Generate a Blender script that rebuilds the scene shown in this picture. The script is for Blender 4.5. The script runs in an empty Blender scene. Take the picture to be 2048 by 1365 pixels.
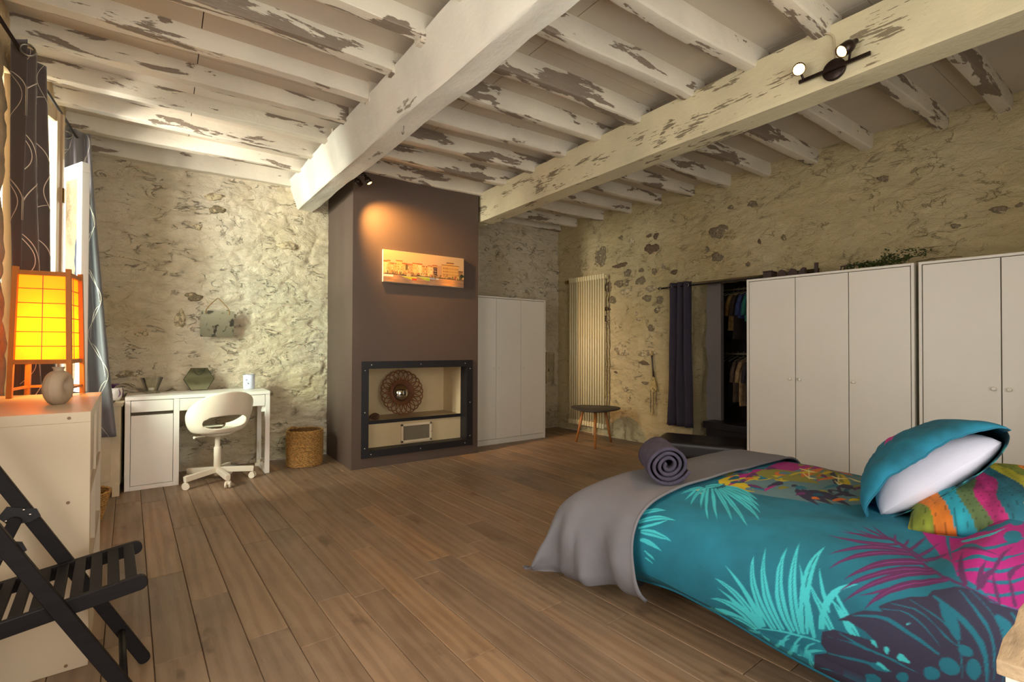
import bpy, bmesh, math, random
import numpy as np
from mathutils import Vector, Matrix, Euler
random.seed(7)
SC = bpy.context.scene
COL = SC.collection
PI = math.pi

# ---------------------------------------------------------------- camera
def aim(yaw, pitch, roll):
    F0 = Vector((math.sin(yaw), math.cos(yaw), 0)); R0 = Vector((math.cos(yaw), -math.sin(yaw), 0)); U0 = Vector((0, 0, 1))
    F = F0*math.cos(pitch) + U0*math.sin(pitch); U = U0*math.cos(pitch) - F0*math.sin(pitch)
    R = R0*math.cos(roll) + U*math.sin(roll); U2 = U*math.cos(roll) - R0*math.sin(roll)
    return Matrix(((R.x, U2.x, -F.x), (R.y, U2.y, -F.y), (R.z, U2.z, -F.z)))
cam_d = bpy.data.cameras.new('camera'); cam = bpy.data.objects.new('camera', cam_d); COL.objects.link(cam)
cam_d.sensor_width = 36.0; cam_d.lens = 36.0*990.5/2048.0; cam_d.clip_start = 0.02
cam.matrix_world = Matrix.Translation((0, 0, 1.164)) @ aim(math.radians(35.117), math.radians(.643), math.radians(.18)).to_4x4()
SC.camera = cam

# ---------------------------------------------------------------- light and exposure
SC.view_settings.view_transform = 'Standard'; SC.view_settings.look = 'None'
SC.view_settings.exposure = 0.92; SC.view_settings.gamma = 1.0; SC.view_settings.use_curve_mapping = False
world = bpy.data.worlds.new('sky'); SC.world = world; world.use_nodes = True
bg = world.node_tree.nodes['Background']; bg.inputs[0].default_value = (.80, .88, 1.0, 1); bg.inputs[1].default_value = 1.6

def area(name, loc, rot, sx, sy, power, col):
    d = bpy.data.lights.new(name, 'AREA'); d.shape = 'RECTANGLE'; d.size = sx; d.size_y = sy; d.energy = power; d.color = col
    o = bpy.data.objects.new(name, d); COL.objects.link(o); o.location = loc; o.rotation_euler = rot
    return o
# daylight coming in at the room's windows: the one in view in the left wall, an unseen one placed nearer the camera in
# the same wall, and unseen glazed doors added as fill behind the camera
area('daylight_window_left', (-2.6, 3.4, 2.1), (0, math.radians(-79), math.radians(20)), 2.1, 1.5, 700, (1.0, .948, .845))
area('daylight_window_near', (-1.05, 1.2, 1.6), (0, math.radians(-88), math.radians(8)), 1.6, 1.4, 22, (1.0, .925, .80))
area('fill_glazed_doors', (1.1, -1.12, 1.30), (math.radians(90), 0, 0), 1.9, 2.1, 30, (1.0, .905, .74))

# ---------------------------------------------------------------- helpers
def lin(*c):
    if len(c) == 1: c = c[0]
    return tuple(((v/255.)/12.92 if v/255. <= .04045 else (((v/255.)+.055)/1.055)**2.4) for v in c[:3]) + (1.,)

def link(o, parent=None):
    COL.objects.link(o)
    if parent is not None: o.parent = parent
    return o
def root(name, label, cat, loc=(0, 0, 0), rz=0., group=None):
    o = bpy.data.objects.new(name, None); o.empty_display_size = .05; link(o)
    o.location = loc; o.rotation_euler = (0, 0, rz)
    o['label'] = label; o['category'] = cat
    if group: o['group'] = group
    return o
def tag(o, label, cat, group=None):
    o['label'] = label; o['category'] = cat
    if group: o['group'] = group
    return o
def struct(o): o['kind'] = 'structure'; return o

class MB:
    def __init__(s): s.v = []; s.f = []; s.sm = []
    def add(s, vs, fs, smooth=False):
        n = len(s.v); s.v += [tuple(map(float, p)) for p in vs]; s.f += [tuple(i+n for i in q) for q in fs]; s.sm += [smooth]*len(fs); return s
    def box(s, x0, x1, y0, y1, z0, z1, m=None):
        vs = [(x, y, z) for z in (z0, z1) for (x, y) in ((x0, y0), (x1, y0), (x1, y1), (x0, y1))]
        if m is not None: vs = [tuple(m @ Vector(p)) for p in vs]
        return s.add(vs, [(3, 2, 1, 0), (4, 5, 6, 7), (0, 1, 5, 4), (1, 2, 6, 5), (2, 3, 7, 6), (3, 0, 4, 7)])
    def bar(s, p, q, w, h, up=(0, 0, 1)):
        p = Vector(p); q = Vector(q); d = (q-p); L = d.length; d.normalize(); u = Vector(up)
        side = d.cross(u)
        if side.length < 1e-5: side = d.cross(Vector((1, 0, 0)))
        side.normalize(); u = side.cross(d)
        vs = [p+side*(a*w/2)+u*(b*h/2)+d*(c*L) for c in (0, 1) for (a, b) in ((-1, -1), (1, -1), (1, 1), (-1, 1))]
        return s.add(vs, [(3, 2, 1, 0), (4, 5, 6, 7), (0, 1, 5, 4), (1, 2, 6, 5), (2, 3, 7, 6), (3, 0, 4, 7)])
    def tube(s, pts, r, n=8, caps=True, closed=False):
        pts = [Vector(p) for p in pts]; m = len(pts); rr = r if hasattr(r, '__len__') else [r]*m
        tn = []
        for i in range(m):
            a = pts[(i-1) % m] if (closed or i > 0) else pts[0]; b = pts[(i+1) % m] if (closed or i < m-1) else pts[-1]
            t = (b-a); tn.append(t.normalized() if t.length > 1e-9 else Vector((0, 0, 1)))
        ref = Vector((0, 0, 1)) if abs(tn[0].z) < .9 else Vector((1, 0, 0))
        u = tn[0].cross(ref).normalized(); vs = []
        for i in range(m):
            u = (u - tn[i]*u.dot(tn[i])).normalized(); w = tn[i].cross(u)
            for k in range(n):
                a = 2*PI*k/n; vs.append(pts[i] + (u*math.cos(a)+w*math.sin(a))*rr[i])
        fs = []
        for i in range(m if closed else m-1):
            j = (i+1) % m
            for k in range(n): fs.append((i*n+k, i*n+(k+1) % n, j*n+(k+1) % n, j*n+k))
        s.add(vs, fs, True)
        if caps and not closed:
            b0 = len(s.v)-len(vs)
            s.f += [tuple(b0+k for k in reversed(range(n))), tuple(b0+(m-1)*n+k for k in range(n))]; s.sm += [False, False]
        return s
    def cyl(s, p, q, r, n=16, r2=None): return s.tube([p, q], [r, r if r2 is None else r2], n)
    def lathe(s, prof, c=(0, 0, 0), n=24, sx=1., sy=1., m=None):
        vs = []
        for (r, z) in prof:
            for k in range(n):
                a = 2*PI*k/n; p = Vector((c[0]+r*sx*math.cos(a), c[1]+r*sy*math.sin(a), c[2]+z))
                vs.append(m @ p if m is not None else p)
        fs = []
        for i in range(len(prof)-1):
            for k in range(n): fs.append((i*n+k, i*n+(k+1) % n, (i+1)*n+(k+1) % n, (i+1)*n+k))
        return s.add(vs, fs, True)
    def prism(s, poly, z0, z1, m=None):
        n = len(poly); vs = [Vector((x, y, z)) for z in (z0, z1) for (x, y) in poly]
        if m is not None: vs = [m @ p for p in vs]
        return s.add(vs, [tuple(reversed(range(n))), tuple(range(n, 2*n))] + [(i, (i+1) % n, n+(i+1) % n, n+i) for i in range(n)])
    def grid(s, P, smooth=True, wrap_u=False):
        P = np.asarray(P, float); nu, nv = P.shape[:2]; fs = []
        for i in range(nu if wrap_u else nu-1):
            a = i*nv; b = ((i+1) % nu)*nv
            for j in range(nv-1): fs.append((a+j, b+j, b+j+1, a+j+1))
        return s.add([tuple(p) for p in P.reshape(-1, 3)], fs, smooth)
    def ico(s, c, r, sc=(1, 1, 1), sub=2, m=None):
        bm = bmesh.new(); bmesh.ops.create_icosphere(bm, subdivisions=sub, radius=r)
        vs = [Vector((v.co.x*sc[0], v.co.y*sc[1], v.co.z*sc[2])) for v in bm.verts]
        if m is not None: vs = [m @ p for p in vs]
        vs = [p+Vector(c) for p in vs]
        fs = [tuple(v.index for v in f.verts) for f in bm.faces]; bm.free()
        return s.add(vs, fs, True)
    def mesh(s, name, bevel=0., seg=2):
        me = bpy.data.meshes.new(name); me.from_pydata(s.v, [], s.f); me.polygons.foreach_set('use_smooth', s.sm)
        if bevel > 0:
            bm = bmesh.new(); bm.from_mesh(me); bmesh.ops.recalc_face_normals(bm, faces=bm.faces)
            ed = [e for e in bm.edges if len(e.link_faces) == 2 and e.calc_face_angle(0) > .6]
            bmesh.ops.bevel(bm, geom=ed, offset=bevel, segments=seg, profile=.7, affect='EDGES', clamp_overlap=True)
            bm.to_mesh(me); bm.free()
        me.update(); return me
    def build(s, name, mat, parent=None, bevel=0., seg=2, loc=None, rot=None):
        me = s.mesh(name, bevel, seg); o = bpy.data.objects.new(name, me); link(o, parent)
        if mat is not None: me.materials.append(mat)
        if loc is not None: o.location = loc
        if rot is not None: o.rotation_euler = rot
        return o
def subsurf(o, lv=1):
    m = o.modifiers.new('sub', 'SUBSURF'); m.levels = lv; m.render_levels = lv; return o
def solid(o, t, off=-1):
    m = o.modifiers.new('solid', 'SOLIDIFY'); m.thickness = t; m.offset = off; return o
def part_copy(o, parent, loc=None, rot=None):
    c = o.copy(); COL.objects.link(c); c.parent = parent
    if loc is not None: c.location = loc
    if rot is not None: c.rotation_euler = rot
    return c

# numpy noise
def _h(i, j, s):
    with np.errstate(over='ignore'):
        n = (i.astype(np.int64)*374761393 + j.astype(np.int64)*668265263 + s*1274126177) & 0x7fffffff
        n = ((n ^ (n >> 13))*1274126177) & 0x7fffffff
        n = (n ^ (n >> 16)) & 0xffff
    return n/65535.
def vnoise(x, y, s=0):
    i = np.floor(x); j = np.floor(y); fx = x-i; fy = y-j
    fx = fx*fx*(3-2*fx); fy = fy*fy*(3-2*fy); i = i.astype(np.int64); j = j.astype(np.int64)
    a = _h(i, j, s); b = _h(i+1, j, s); c = _h(i, j+1, s); d = _h(i+1, j+1, s)
    return (a*(1-fx)+b*fx)*(1-fy)+(c*(1-fx)+d*fx)*fy - .5
def fbm(x, y, s=0, o=4):
    t = 0; a = 1.
    for k in range(o): t = t + a*vnoise(x*2**k, y*2**k, s+k*17); a *= .5
    return t
def voro(x, y, s=0):
    i = np.floor(x).astype(np.int64); j = np.floor(y).astype(np.int64)
    f1 = np.full(x.shape, 9.); f2 = np.full(x.shape, 9.); idn = np.zeros(x.shape)
    for di in (-1, 0, 1):
        for dj in (-1, 0, 1):
            ci = i+di; cj = j+dj
            d = np.hypot(ci+.5+.8*(_h(ci, cj, s)-.5)-x, cj+.5+.8*(_h(ci, cj, s+5)-.5)-y)
            nid = _h(ci, cj, s+9); near = d < f1
            f2 = np.where(near, f1, np.minimum(f2, d)); idn = np.where(near, nid, idn); f1 = np.where(near, d, f1)
    return f1, f2, idn
def inpoly(px, py, poly):
    r = np.zeros(px.shape, bool); n = len(poly); j = n-1
    for i in range(n):
        xi, yi = poly[i]; xj, yj = poly[j]
        if yi != yj:
            c = ((yi > py) != (yj > py)) & (px < (xj-xi)*(py-yi)/(yj-yi)+xi); r ^= c
        j = i
    return r
def catmull(pts, n):
    P = [np.array(p, float) for p in pts]; P = [2*P[0]-P[1]]+P+[2*P[-1]-P[-2]]; out = []
    m = len(P)-3
    for k in range(n):
        t = k/(n-1)*m; i = min(int(t), m-1); t -= i; a, b, c, d = P[i:i+4]
        out.append(.5*((2*b)+(c-a)*t+(2*a-5*b+4*c-d)*t*t+(3*b-a-3*c+d)*t**3))
    return np.array(out)
def set_cols(me, rgb):
    at = me.color_attributes.new('print', 'FLOAT_COLOR', 'POINT')
    a = np.ones((len(me.vertices), 4), np.float32); a[:, :3] = rgb; at.data.foreach_set('color', a.ravel())
def lin_arr(c):
    c = np.asarray(c, float)/255.; return np.where(c <= .04045, c/12.92, ((c+.055)/1.055)**2.4)

# ---------------------------------------------------------------- materials
class NT:
    def __init__(s, name):
        s.m = bpy.data.materials.new(name); s.m.use_nodes = True; s.t = s.m.node_tree; s.b = s.t.nodes['Principled BSDF']
        s.out = s.t.nodes['Material Output']
    def n(s, typ, **kw):
        nd = s.t.nodes.new(typ)
        for k, v in kw.items():
            if k.startswith('i_'):
                key = k[2:]; key = int(key) if key.isdigit() else key.replace('_', ' ')
                nd.inputs[key].default_value = v
            else: setattr(nd, k, v)
        return nd
    def l(s, a, b): s.t.links.new(a, b)
    def coord(s, sc=(1, 1, 1), rnd=0., kind='Object'):
        tc = s.n('ShaderNodeTexCoord'); mp = s.n('ShaderNodeMapping'); mp.inputs['Scale'].default_value = sc
        s.l(tc.outputs[kind], mp.inputs['Vector'])
        if rnd:
            oi = s.n('ShaderNodeObjectInfo'); mu = s.n('ShaderNodeMath', operation='MULTIPLY'); mu.inputs[1].default_value = rnd
            s.l(oi.outputs['Random'], mu.inputs[0]); s.l(mu.outputs[0], mp.inputs['Location'])
        return mp.outputs[0]
    def noise(s, co, scale, detail=4, rough=.55, dist=0.):
        nd = s.n('ShaderNodeTexNoise'); nd.inputs['Scale'].default_value = scale; nd.inputs['Detail'].default_value = detail
        nd.inputs['Roughness'].default_value = rough; nd.inputs['Distortion'].default_value = dist; s.l(co, nd.inputs['Vector']); return nd.outputs['Fac']
    def ramp(s, fac, stops, interp='LINEAR'):
        r = s.n('ShaderNodeValToRGB'); r.color_ramp.interpolation = interp; e = r.color_ramp.elements
        while len(e) < len(stops): e.new(.5)
        for k, (p, c) in enumerate(stops):
            e[k].position = p; e[k].color = c if hasattr(c, '__len__') else (c, c, c, 1)
        s.l(fac, r.inputs[0]); return r.outputs[0]
    def mix(s, fac, a, b, mode='MIX'):
        m = s.n('ShaderNodeMix', data_type='RGBA', blend_type=mode)
        for v, k in ((fac, 0), (a, 6), (b, 7)):
            if isinstance(v, (int, float)): m.inputs[k].default_value = v
            elif isinstance(v, tuple): m.inputs[k].default_value = v
            else: s.l(v, m.inputs[k])
        return m.outputs[2]
    def math(s, op, a, b=None):
        m = s.n('ShaderNodeMath', operation=op)
        for k, v in enumerate((a, b)):
            if v is None: continue
            if isinstance(v, (int, float)): m.inputs[k].default_value = v
            else: s.l(v, m.inputs[k])
        return m.outputs[0]
    def bump(s, h, strength=.3, dist=.01):
        b = s.n('ShaderNodeBump'); b.inputs['Strength'].default_value = strength; b.inputs['Distance'].default_value = dist
        s.l(h, b.inputs['Height']); s.l(b.outputs[0], s.b.inputs['Normal']); return b
    def col(s, c):
        if isinstance(c, tuple): s.b.inputs['Base Color'].default_value = c
        else: s.l(c, s.b.inputs['Base Color'])
    def set(s, **kw):
        for k, v in kw.items():
            s.b.inputs[k.replace('_', ' ')].default_value = v
        return s

def plain(name, rgb, rough=.5, var=.08, vs=6., bump=.0, bs=80., metal=0., stretch=(1, 1, 1), bd=.002, **kw):
    t = NT(name); c = lin(rgb); d = tuple(v*(1-var*2.2) for v in c[:3])+(1,)
    co = t.coord(stretch, rnd=5.)
    t.col(t.mix(t.ramp(t.noise(co, vs, 4), [(.35, 0.), (.7, 1.)]), c, d)) if var else t.col(c)
    t.set(Roughness=rough, Metallic=metal)
    if bump: t.bump(t.noise(co, bs, 5), bump, bd)
    for k, v in kw.items(): t.b.inputs[k.replace('_', ' ')].default_value = v
    return t.m
def mat_plaster(name, base, dirt, warm, crack_shade=.55):
    t = NT(name); co = t.coord((1, 1, 1)); st = t.coord((1.0, 1.0, 2.0))
    big = t.ramp(t.noise(co, 1.3, 5, .6), [(.38, 0.), (.72, 1.)])
    c = t.mix(big, lin(base), lin(warm))
    spots = t.ramp(t.noise(co, 5.0, 8, .7), [(.60, 0.), (.72, .8)])
    c = t.mix(spots, c, lin(dirt))
    # short crevices between the stones: shade painted into the colour, grooves in the bump
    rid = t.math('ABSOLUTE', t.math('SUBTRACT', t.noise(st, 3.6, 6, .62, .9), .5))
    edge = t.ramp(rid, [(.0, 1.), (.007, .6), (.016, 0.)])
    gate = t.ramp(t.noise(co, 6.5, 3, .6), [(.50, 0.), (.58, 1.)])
    ck = t.math('MULTIPLY', edge, gate); ck = t.math('MULTIPLY', ck, crack_shade)
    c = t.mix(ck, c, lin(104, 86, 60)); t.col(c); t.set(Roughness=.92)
    fine = t.noise(co, 46, 9, .68); mid = t.noise(st, 7., 8, .66, 1.1); lump = t.noise(st, 17., 6, .7, .4)
    h = t.math('ADD', t.math('MULTIPLY', fine, .22), t.math('ADD', t.math('ADD', mid, t.math('MULTIPLY', lump, .35)), t.math('MULTIPLY', ck, -.9)))
    t.bump(h, 1., .042); return t.m

def mat_peel(name, paint, wood, thresh, stretch, hatch=0., pale=None):
    t = NT(name); co = t.coord((1, 1, 1), rnd=37.); sc = t.coord(stretch, rnd=37.)
    n1 = t.noise(sc, 2.6, 9, .62, .35)
    if hatch:
        wv = t.noise(t.coord((stretch[0]*3, stretch[1]*3, stretch[2]*9), rnd=11.), 6., 3, .5)
        n1 = t.math('ADD', n1, t.math('MULTIPLY', t.math('SUBTRACT', wv, .5), hatch))
    mask = t.ramp(n1, [(thresh, 0.), (thresh+.012, 1.)])
    grain = t.noise(t.coord((stretch[0]*6, stretch[1]*40, stretch[2]*40), rnd=3.), 3., 6, .6)
    wd = t.mix(grain, lin(wood), lin(tuple(v*.62 for v in wood)))
    pn = t.mix(t.ramp(t.noise(co, 2.2, 6), [(.4, 0.), (.75, 1.)]), lin(paint), lin(pale or tuple(v*.9 for v in paint)))
    t.col(t.mix(mask, pn, wd)); t.set(Roughness=.75)
    h = t.math('ADD', t.math('MULTIPLY', t.noise(co, 22, 7, .6), .5), t.math('MULTIPLY', mask, -.5))
    h = t.math('ADD', h, t.math('MULTIPLY', t.noise(sc, 30, 4), .25))
    t.bump(h, .7, .008); return t.m

def mat_plank():
    t = NT('oak_plank'); oi = t.n('ShaderNodeObjectInfo')
    co = t.coord((1, 1, 1), rnd=60.); g = t.coord((9, .9, 9), rnd=60.); gf = t.coord((60, 3, 60), rnd=60.)
    base = t.ramp(oi.outputs['Random'], [(0., lin(130, 109, 87)), (.3, lin(145, 119, 92)), (.55, lin(122, 104, 86)), (.8, lin(158, 126, 93)), (1., lin(138, 118, 98))])
    rings = t.n('ShaderNodeTexWave', wave_type='RINGS', rings_direction='Y'); rings.inputs['Scale'].default_value = 1.6; rings.inputs['Distortion'].default_value = 5.5
    rings.inputs['Detail'].default_value = 3.; rings.inputs['Detail Scale'].default_value = 1.2; t.l(t.coord((5.5, .55, 1), rnd=23.), rings.inputs['Vector'])
    rg = t.ramp(rings.outputs['Fac'], [(.2, 0.), (.8, 1.)])
    c = t.mix(t.math('MULTIPLY', rg, .32), base, lin(82, 60, 42))
    c = t.mix(t.math('MULTIPLY', t.ramp(t.noise(gf, 4., 5), [(.45, 0.), (.7, 1.)]), .16), c, lin(166, 134, 98))
    c = t.mix(t.math('MULTIPLY', t.ramp(t.noise(t.coord((3.2, 1.3, 1), rnd=60.), 2.2, 5, .6), [(.40, 0.), (.68, 1.)]), .45), c, lin(150, 128, 104))
    c = t.mix(t.math('MULTIPLY', t.ramp(t.noise(t.coord((4., 1.6, 1), rnd=31.), 1.6, 5, .6), [(.48, 0.), (.7, 1.)]), .35), c, lin(92, 70, 52))
    knots = t.ramp(t.noise(t.coord((6, 2.6, 1), rnd=60.), 1.7, 3, .5), [(.66, 0.), (.76, 1.)])
    c = t.mix(t.math('MULTIPLY', knots, .55), c, lin(66, 48, 36)); t.col(c)
    t.l(t.ramp(t.noise(g, 3., 4), [(.3, .36), (.8, .56)]), t.b.inputs['Roughness']); t.set(**{'Specular_IOR_Level': .42})
    t.bump(t.math('ADD', t.math('MULTIPLY', t.noise(gf, 5., 5), .5), t.math('MULTIPLY', rg, .25)), .35, .003); return t.m

def mat_print(name, rough=.85, bump=.25, bs=260.):
    t = NT(name); a = t.n('ShaderNodeVertexColor', layer_name='print'); co = t.coord()
    t.col(t.mix(t.math('MULTIPLY', t.noise(co, 90, 4), .22), a.outputs[0], (.5, .5, .5, 1.), 'MULTIPLY')); t.set(Roughness=rough)
    if bump: t.bump(t.noise(co, bs, 3), bump, .0015)
    return t.m

def mat_emit(name, rgb, strength):
    t = NT(name); t.col(lin(rgb)); t.b.inputs['Emission Color'].default_value = lin(rgb); t.b.inputs['Emission Strength'].default_value = strength; return t.m
def mat_glass(name, tint=(1, 1, 1, 1), rough=.02):
    t = NT(name); tr = t.n('ShaderNodeBsdfTransparent'); tr.inputs[0].default_value = tint; gl = t.n('ShaderNodeBsdfGlossy'); gl.inputs['Roughness'].default_value = rough
    mx = t.n('ShaderNodeMixShader'); fr = t.n('ShaderNodeFresnel'); fr.inputs[0].default_value = 1.5; t.l(fr.outputs[0], mx.inputs[0]); t.l(tr.outputs[0], mx.inputs[1]); t.l(gl.outputs[0], mx.inputs[2])
    t.l(mx.outputs[0], t.out.inputs['Surface']); return t.m

MT = {}
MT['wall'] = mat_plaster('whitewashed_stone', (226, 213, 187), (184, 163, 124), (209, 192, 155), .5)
MT['wall_r'] = mat_plaster('whitewashed_stone_right', (210, 193, 150), (182, 161, 108), (196, 177, 126), .30)  # cream paint, yellowed further to stand in for warm light on this wall
MT['wall_l'] = plain('rough_plaster', (214, 190, 150), .95, .12, 9, .8, 40, bd=.01)
def mat_stone(name, rgb, paint, cover):
    t = NT(name); co = t.coord((1, 1, 1), rnd=9.); n1 = t.noise(co, 26, 6, .7)
    c = t.mix(t.ramp(t.noise(co, 60, 5), [(.35, 0.), (.7, 1.)]), lin(rgb), lin(tuple(v*.68 for v in rgb)))
    t.col(t.mix(t.ramp(n1, [(cover, 0.), (cover+.05, 1.)]), c, lin(paint))); t.set(Roughness=.95); t.bump(t.noise(co, 70, 7, .7), .9, .008); return t.m
MT['stone'] = mat_stone('bare_fieldstone', (142, 127, 98), (196, 180, 142), .57); MT['stone_d'] = mat_stone('bare_brown_stone', (120, 100, 74), (190, 172, 132), .63); MT['stone_p'] = mat_stone('thinly_painted_stone', (166, 150, 118), (200, 184, 148), .47)
MT['joist'] = mat_peel('peeling_joist_paint', (219, 210, 190), (156, 139, 120), .535, (.7, 3., 3.))
MT['joist_c'] = mat_peel('clean_joist_paint', (220, 211, 192), (158, 140, 120), .60, (.7, 3., 3.))
MT['beam'] = mat_peel('chalky_beam_paint', (222, 218, 203), (170, 160, 138), .675, (2., .7, 2.))
MT['beam2'] = mat_peel('flaking_beam_paint', (214, 203, 166), (158, 143, 112), .605, (2., .6, 2.), .38)
MT['cboard'] = plain('ceiling_board_paint', (202, 190, 170), .8, .05, 2.)
MT['dark'] = plain('dark_gap', (38, 32, 28), .95, .0)
MT['plank'] = mat_plank()

# ================================================================ STRUCTURE
# ---- floor: oak planks laid a little askew to the walls
ANG = math.radians(2.6); PW = .1505
floor = struct(MB().box(-1.1, 6.3, -1.3, 6.1, -.06, -.016).build('floor', MT['dark']))
def plank(k, v0, v1):
    L = v1-v0-.0015; w = PW-.0018; h = .02
    m = MB().box(-w/2, w/2, -L/2, L/2, -h, 0)
    o = m.build('plank', MT['plank'], floor, bevel=.0024, seg=1)
    u = -.053+(k+.5)*PW; v = (v0+v1)/2
    o.location = (u*math.cos(ANG)-v*math.sin(ANG), 3+u*math.sin(ANG)+v*math.cos(ANG), random.uniform(-.0006, 0.)); o.rotation_euler = (0, 0, ANG)
seam = {0: [.07, -.77], 1: [.81, -.31], 2: [.93, -.8], 3: [.26], 4: [-.67], 5: [.18, -.73], 6: [-.21], 7: [.08, -.73], 8: [-.59], 9: [.17, -.65, -1.34], 10: [-.52], 11: [-.25]}
rp = random.Random(5)
for k in range(-5, 34):
    vmax = 2.78; vmin = -3.0
    xa = -.053+(k+.5)*PW
    js = sorted(seam.get(k, [rp.uniform(-.7, .5)]))
    while js[-1] + .6 < vmax: js.append(js[-1]+rp.uniform(.85, 1.5))
    while js[0] - .6 > vmin: js.insert(0, js[0]-rp.uniform(.85, 1.5))
    js = [vmin]+[j for j in js if vmin+.15 < j < vmax-.15]+[vmax]
    for a, b in zip(js[:-1], js[1:]): plank(k, a, b)

# ---- stone walls with real relief
def relief(u, z, seed, amp=1., rough=None):
    wx = u*3.2+.8*fbm(u*2.1, z*2.1, seed+3); wz = z*6.0+.9*fbm(u*2.3, z*2.3, seed+4)
    f1, f2, idn = voro(wx, wz, seed); e = np.clip((f2-f1)/.35, 0, 1); e = e*e*(3-2*e)
    rg = lambda a, b, q: np.clip(1-np.abs(fbm(a, b, q, 4))*3.2, 0, 1)
    ux = u+.10*fbm(u*4, z*4, seed+12, 3); zx = z+.07*fbm(u*4, z*4, seed+13, 3)
    h = .009*e*(.4+.9*idn) + .026*fbm(u*1.1, z*1.1, seed+6, 3) - .013*rg(ux*2.6, zx*5.2, seed+14)**3 - .008*rg(ux*6., zx*11., seed+15)**2 + .010*fbm(u*8, z*13, seed+7, 5)
    if rough is not None: h = h*rough
    return h*amp
def rough_wall(name, org, du, nrm, L, H, seed, mat, holes=(), step=.02, amp=1., thick=.33, rough=None, flat_edge=True):
    du = np.array(du); nrm = np.array(nrm); org = np.array(org)
    us = [0., L]; zs = [0., H]
    for h in holes: us += [h[0], h[1]]; zs += [h[2], h[3]]
    def ax(b):
        b = sorted(set(b)); out = []
        for a, c in zip(b[:-1], b[1:]):
            n = max(1, int(round((c-a)/step))); out += list(np.linspace(a, c, n, endpoint=False))
        return np.array(out+[b[-1]])
    U = ax(us); Z = ax(zs); uu, zz = np.meshgrid(U, Z, indexing='ij')
    h = relief(uu, zz, seed, amp, rough(uu, zz) if rough else None)
    # ragged openings
    P = org[None, None]+uu[..., None]*du+h[..., None]*nrm; P[..., 2] += zz
    nv = len(Z); fs = []
    ok = lambda uc, zc: not any(a < uc < b and c < zc < d for a, b, c, d in holes)
    for i in range(len(U)-1):
        for j in range(nv-1):
            if ok((U[i]+U[i+1])/2, (Z[j]+Z[j+1])/2): fs.append((i*nv+j, (i+1)*nv+j, (i+1)*nv+j+1, i*nv+j+1))
    m = MB(); m.add(P.reshape(-1, 3), fs, True)
    # reveals of the openings
    for (a, b, c, d) in holes:
        loop = []
        ia, ib = int(np.argmin(abs(U-a))), int(np.argmin(abs(U-b))); jc, jd = int(np.argmin(abs(Z-c))), int(np.argmin(abs(Z-d)))
        ring = [(ia, j) for j in range(jc, jd)]+[(i, jd) for i in range(ia, ib)]+[(ib, j) for j in range(jd, jc, -1)]+[(i, jc) for i in range(ib, ia, -1)]
        pts = np.array([P[i, j] for i, j in ring]+[P[ring[0]]]); nd = 14; G = []
        s = np.arange(len(pts))*step
        for k in range(nd+1):
            f = k/nd; q = pts - nrm*thick*f
            cen = org+du*((a+b)/2)+np.array([0, 0, (c+d)/2]); away = q-cen; away = away-nrm*(away@nrm)[:, None]; away /= np.linalg.norm(away, axis=1)[:, None]+1e-9
            wob = (.05*fbm(s*2.1, np.full_like(s, f*2.), seed+31, 4)+.012)*min(1, f*5); wob[-1] = wob[0]
            G.append(q+away*wob[:, None])
        m.grid(np.array(G), True)
    o = m.build(name, mat); return struct(o)

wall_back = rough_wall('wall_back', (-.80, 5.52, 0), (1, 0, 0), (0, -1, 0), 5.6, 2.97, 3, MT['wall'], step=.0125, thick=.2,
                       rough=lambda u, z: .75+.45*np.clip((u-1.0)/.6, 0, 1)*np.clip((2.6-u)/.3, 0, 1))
RD = np.array([.24, -6.6, 0.]); RL = np.linalg.norm(RD); RD = RD/RL; RN = np.array([RD[1], -RD[0], 0.])   # into the room: -X
RO = np.array([4.70, 5.55, 0.])
def on_right(y, z, off=0.):
    s = (RO[1]-y)/(-RD[1]); p = RO+RD*s+RN*off; return Vector((p[0], p[1], z))
s_of = lambda y: (RO[1]-y)/(-RD[1])
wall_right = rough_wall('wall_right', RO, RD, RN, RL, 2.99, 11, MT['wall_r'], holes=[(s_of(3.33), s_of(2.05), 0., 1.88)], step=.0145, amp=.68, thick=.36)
LD = np.array([.10, 2.6, 0.]); LD /= np.linalg.norm(LD); LN = np.array([LD[1], -LD[0], 0.])
LO = np.array([-.86, -1.0, 0.]); lx = lambda y: LO[0]+(y-LO[1])*LD[0]/LD[1]
ls = lambda y: (y-LO[1])/LD[1]
wall_left = rough_wall('wall_left', LO, LD, LN, ls(5.56), 2.97, 23, MT['wall_l'], holes=[(ls(3.62), ls(4.74), .84, 2.62), (ls(.5), ls(1.9), .7, 2.4)], step=.03, amp=.8, thick=.30)
wf = MB()
for b in ((-1.1, .1, 0, 2.97), (2.1, 5.3, 0, 2.97), (.1, 2.1, 2.45, 2.97)): wf.box(b[0], b[1], -1.05, -.95, b[2], b[3])
struct(wf.build('wall_front', MT['wall_l']))
# dressing closet behind the opening in the right wall
cw = MB(); cw.box(6.15, 6.25, 1.3, 4.5, 0, 2.4); cw.box(5.12, 6.2, 4.4, 4.5, 0, 2.4); cw.box(5.12, 6.2, 1.3, 1.4, 0, 2.4); cw.box(5.0, 6.25, 1.3, 4.5, 2.3, 2.4)
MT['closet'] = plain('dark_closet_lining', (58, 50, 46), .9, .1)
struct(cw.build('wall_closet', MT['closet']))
MT['greypanel'] = plain('grey_painted_panel', (140, 132, 130), .6, .05, 3)
struct(MB().box(5.10, 5.16, 3.19, 4.3, 0, 2.3).build('trim_1', MT['greypanel'], bevel=.004))

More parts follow.
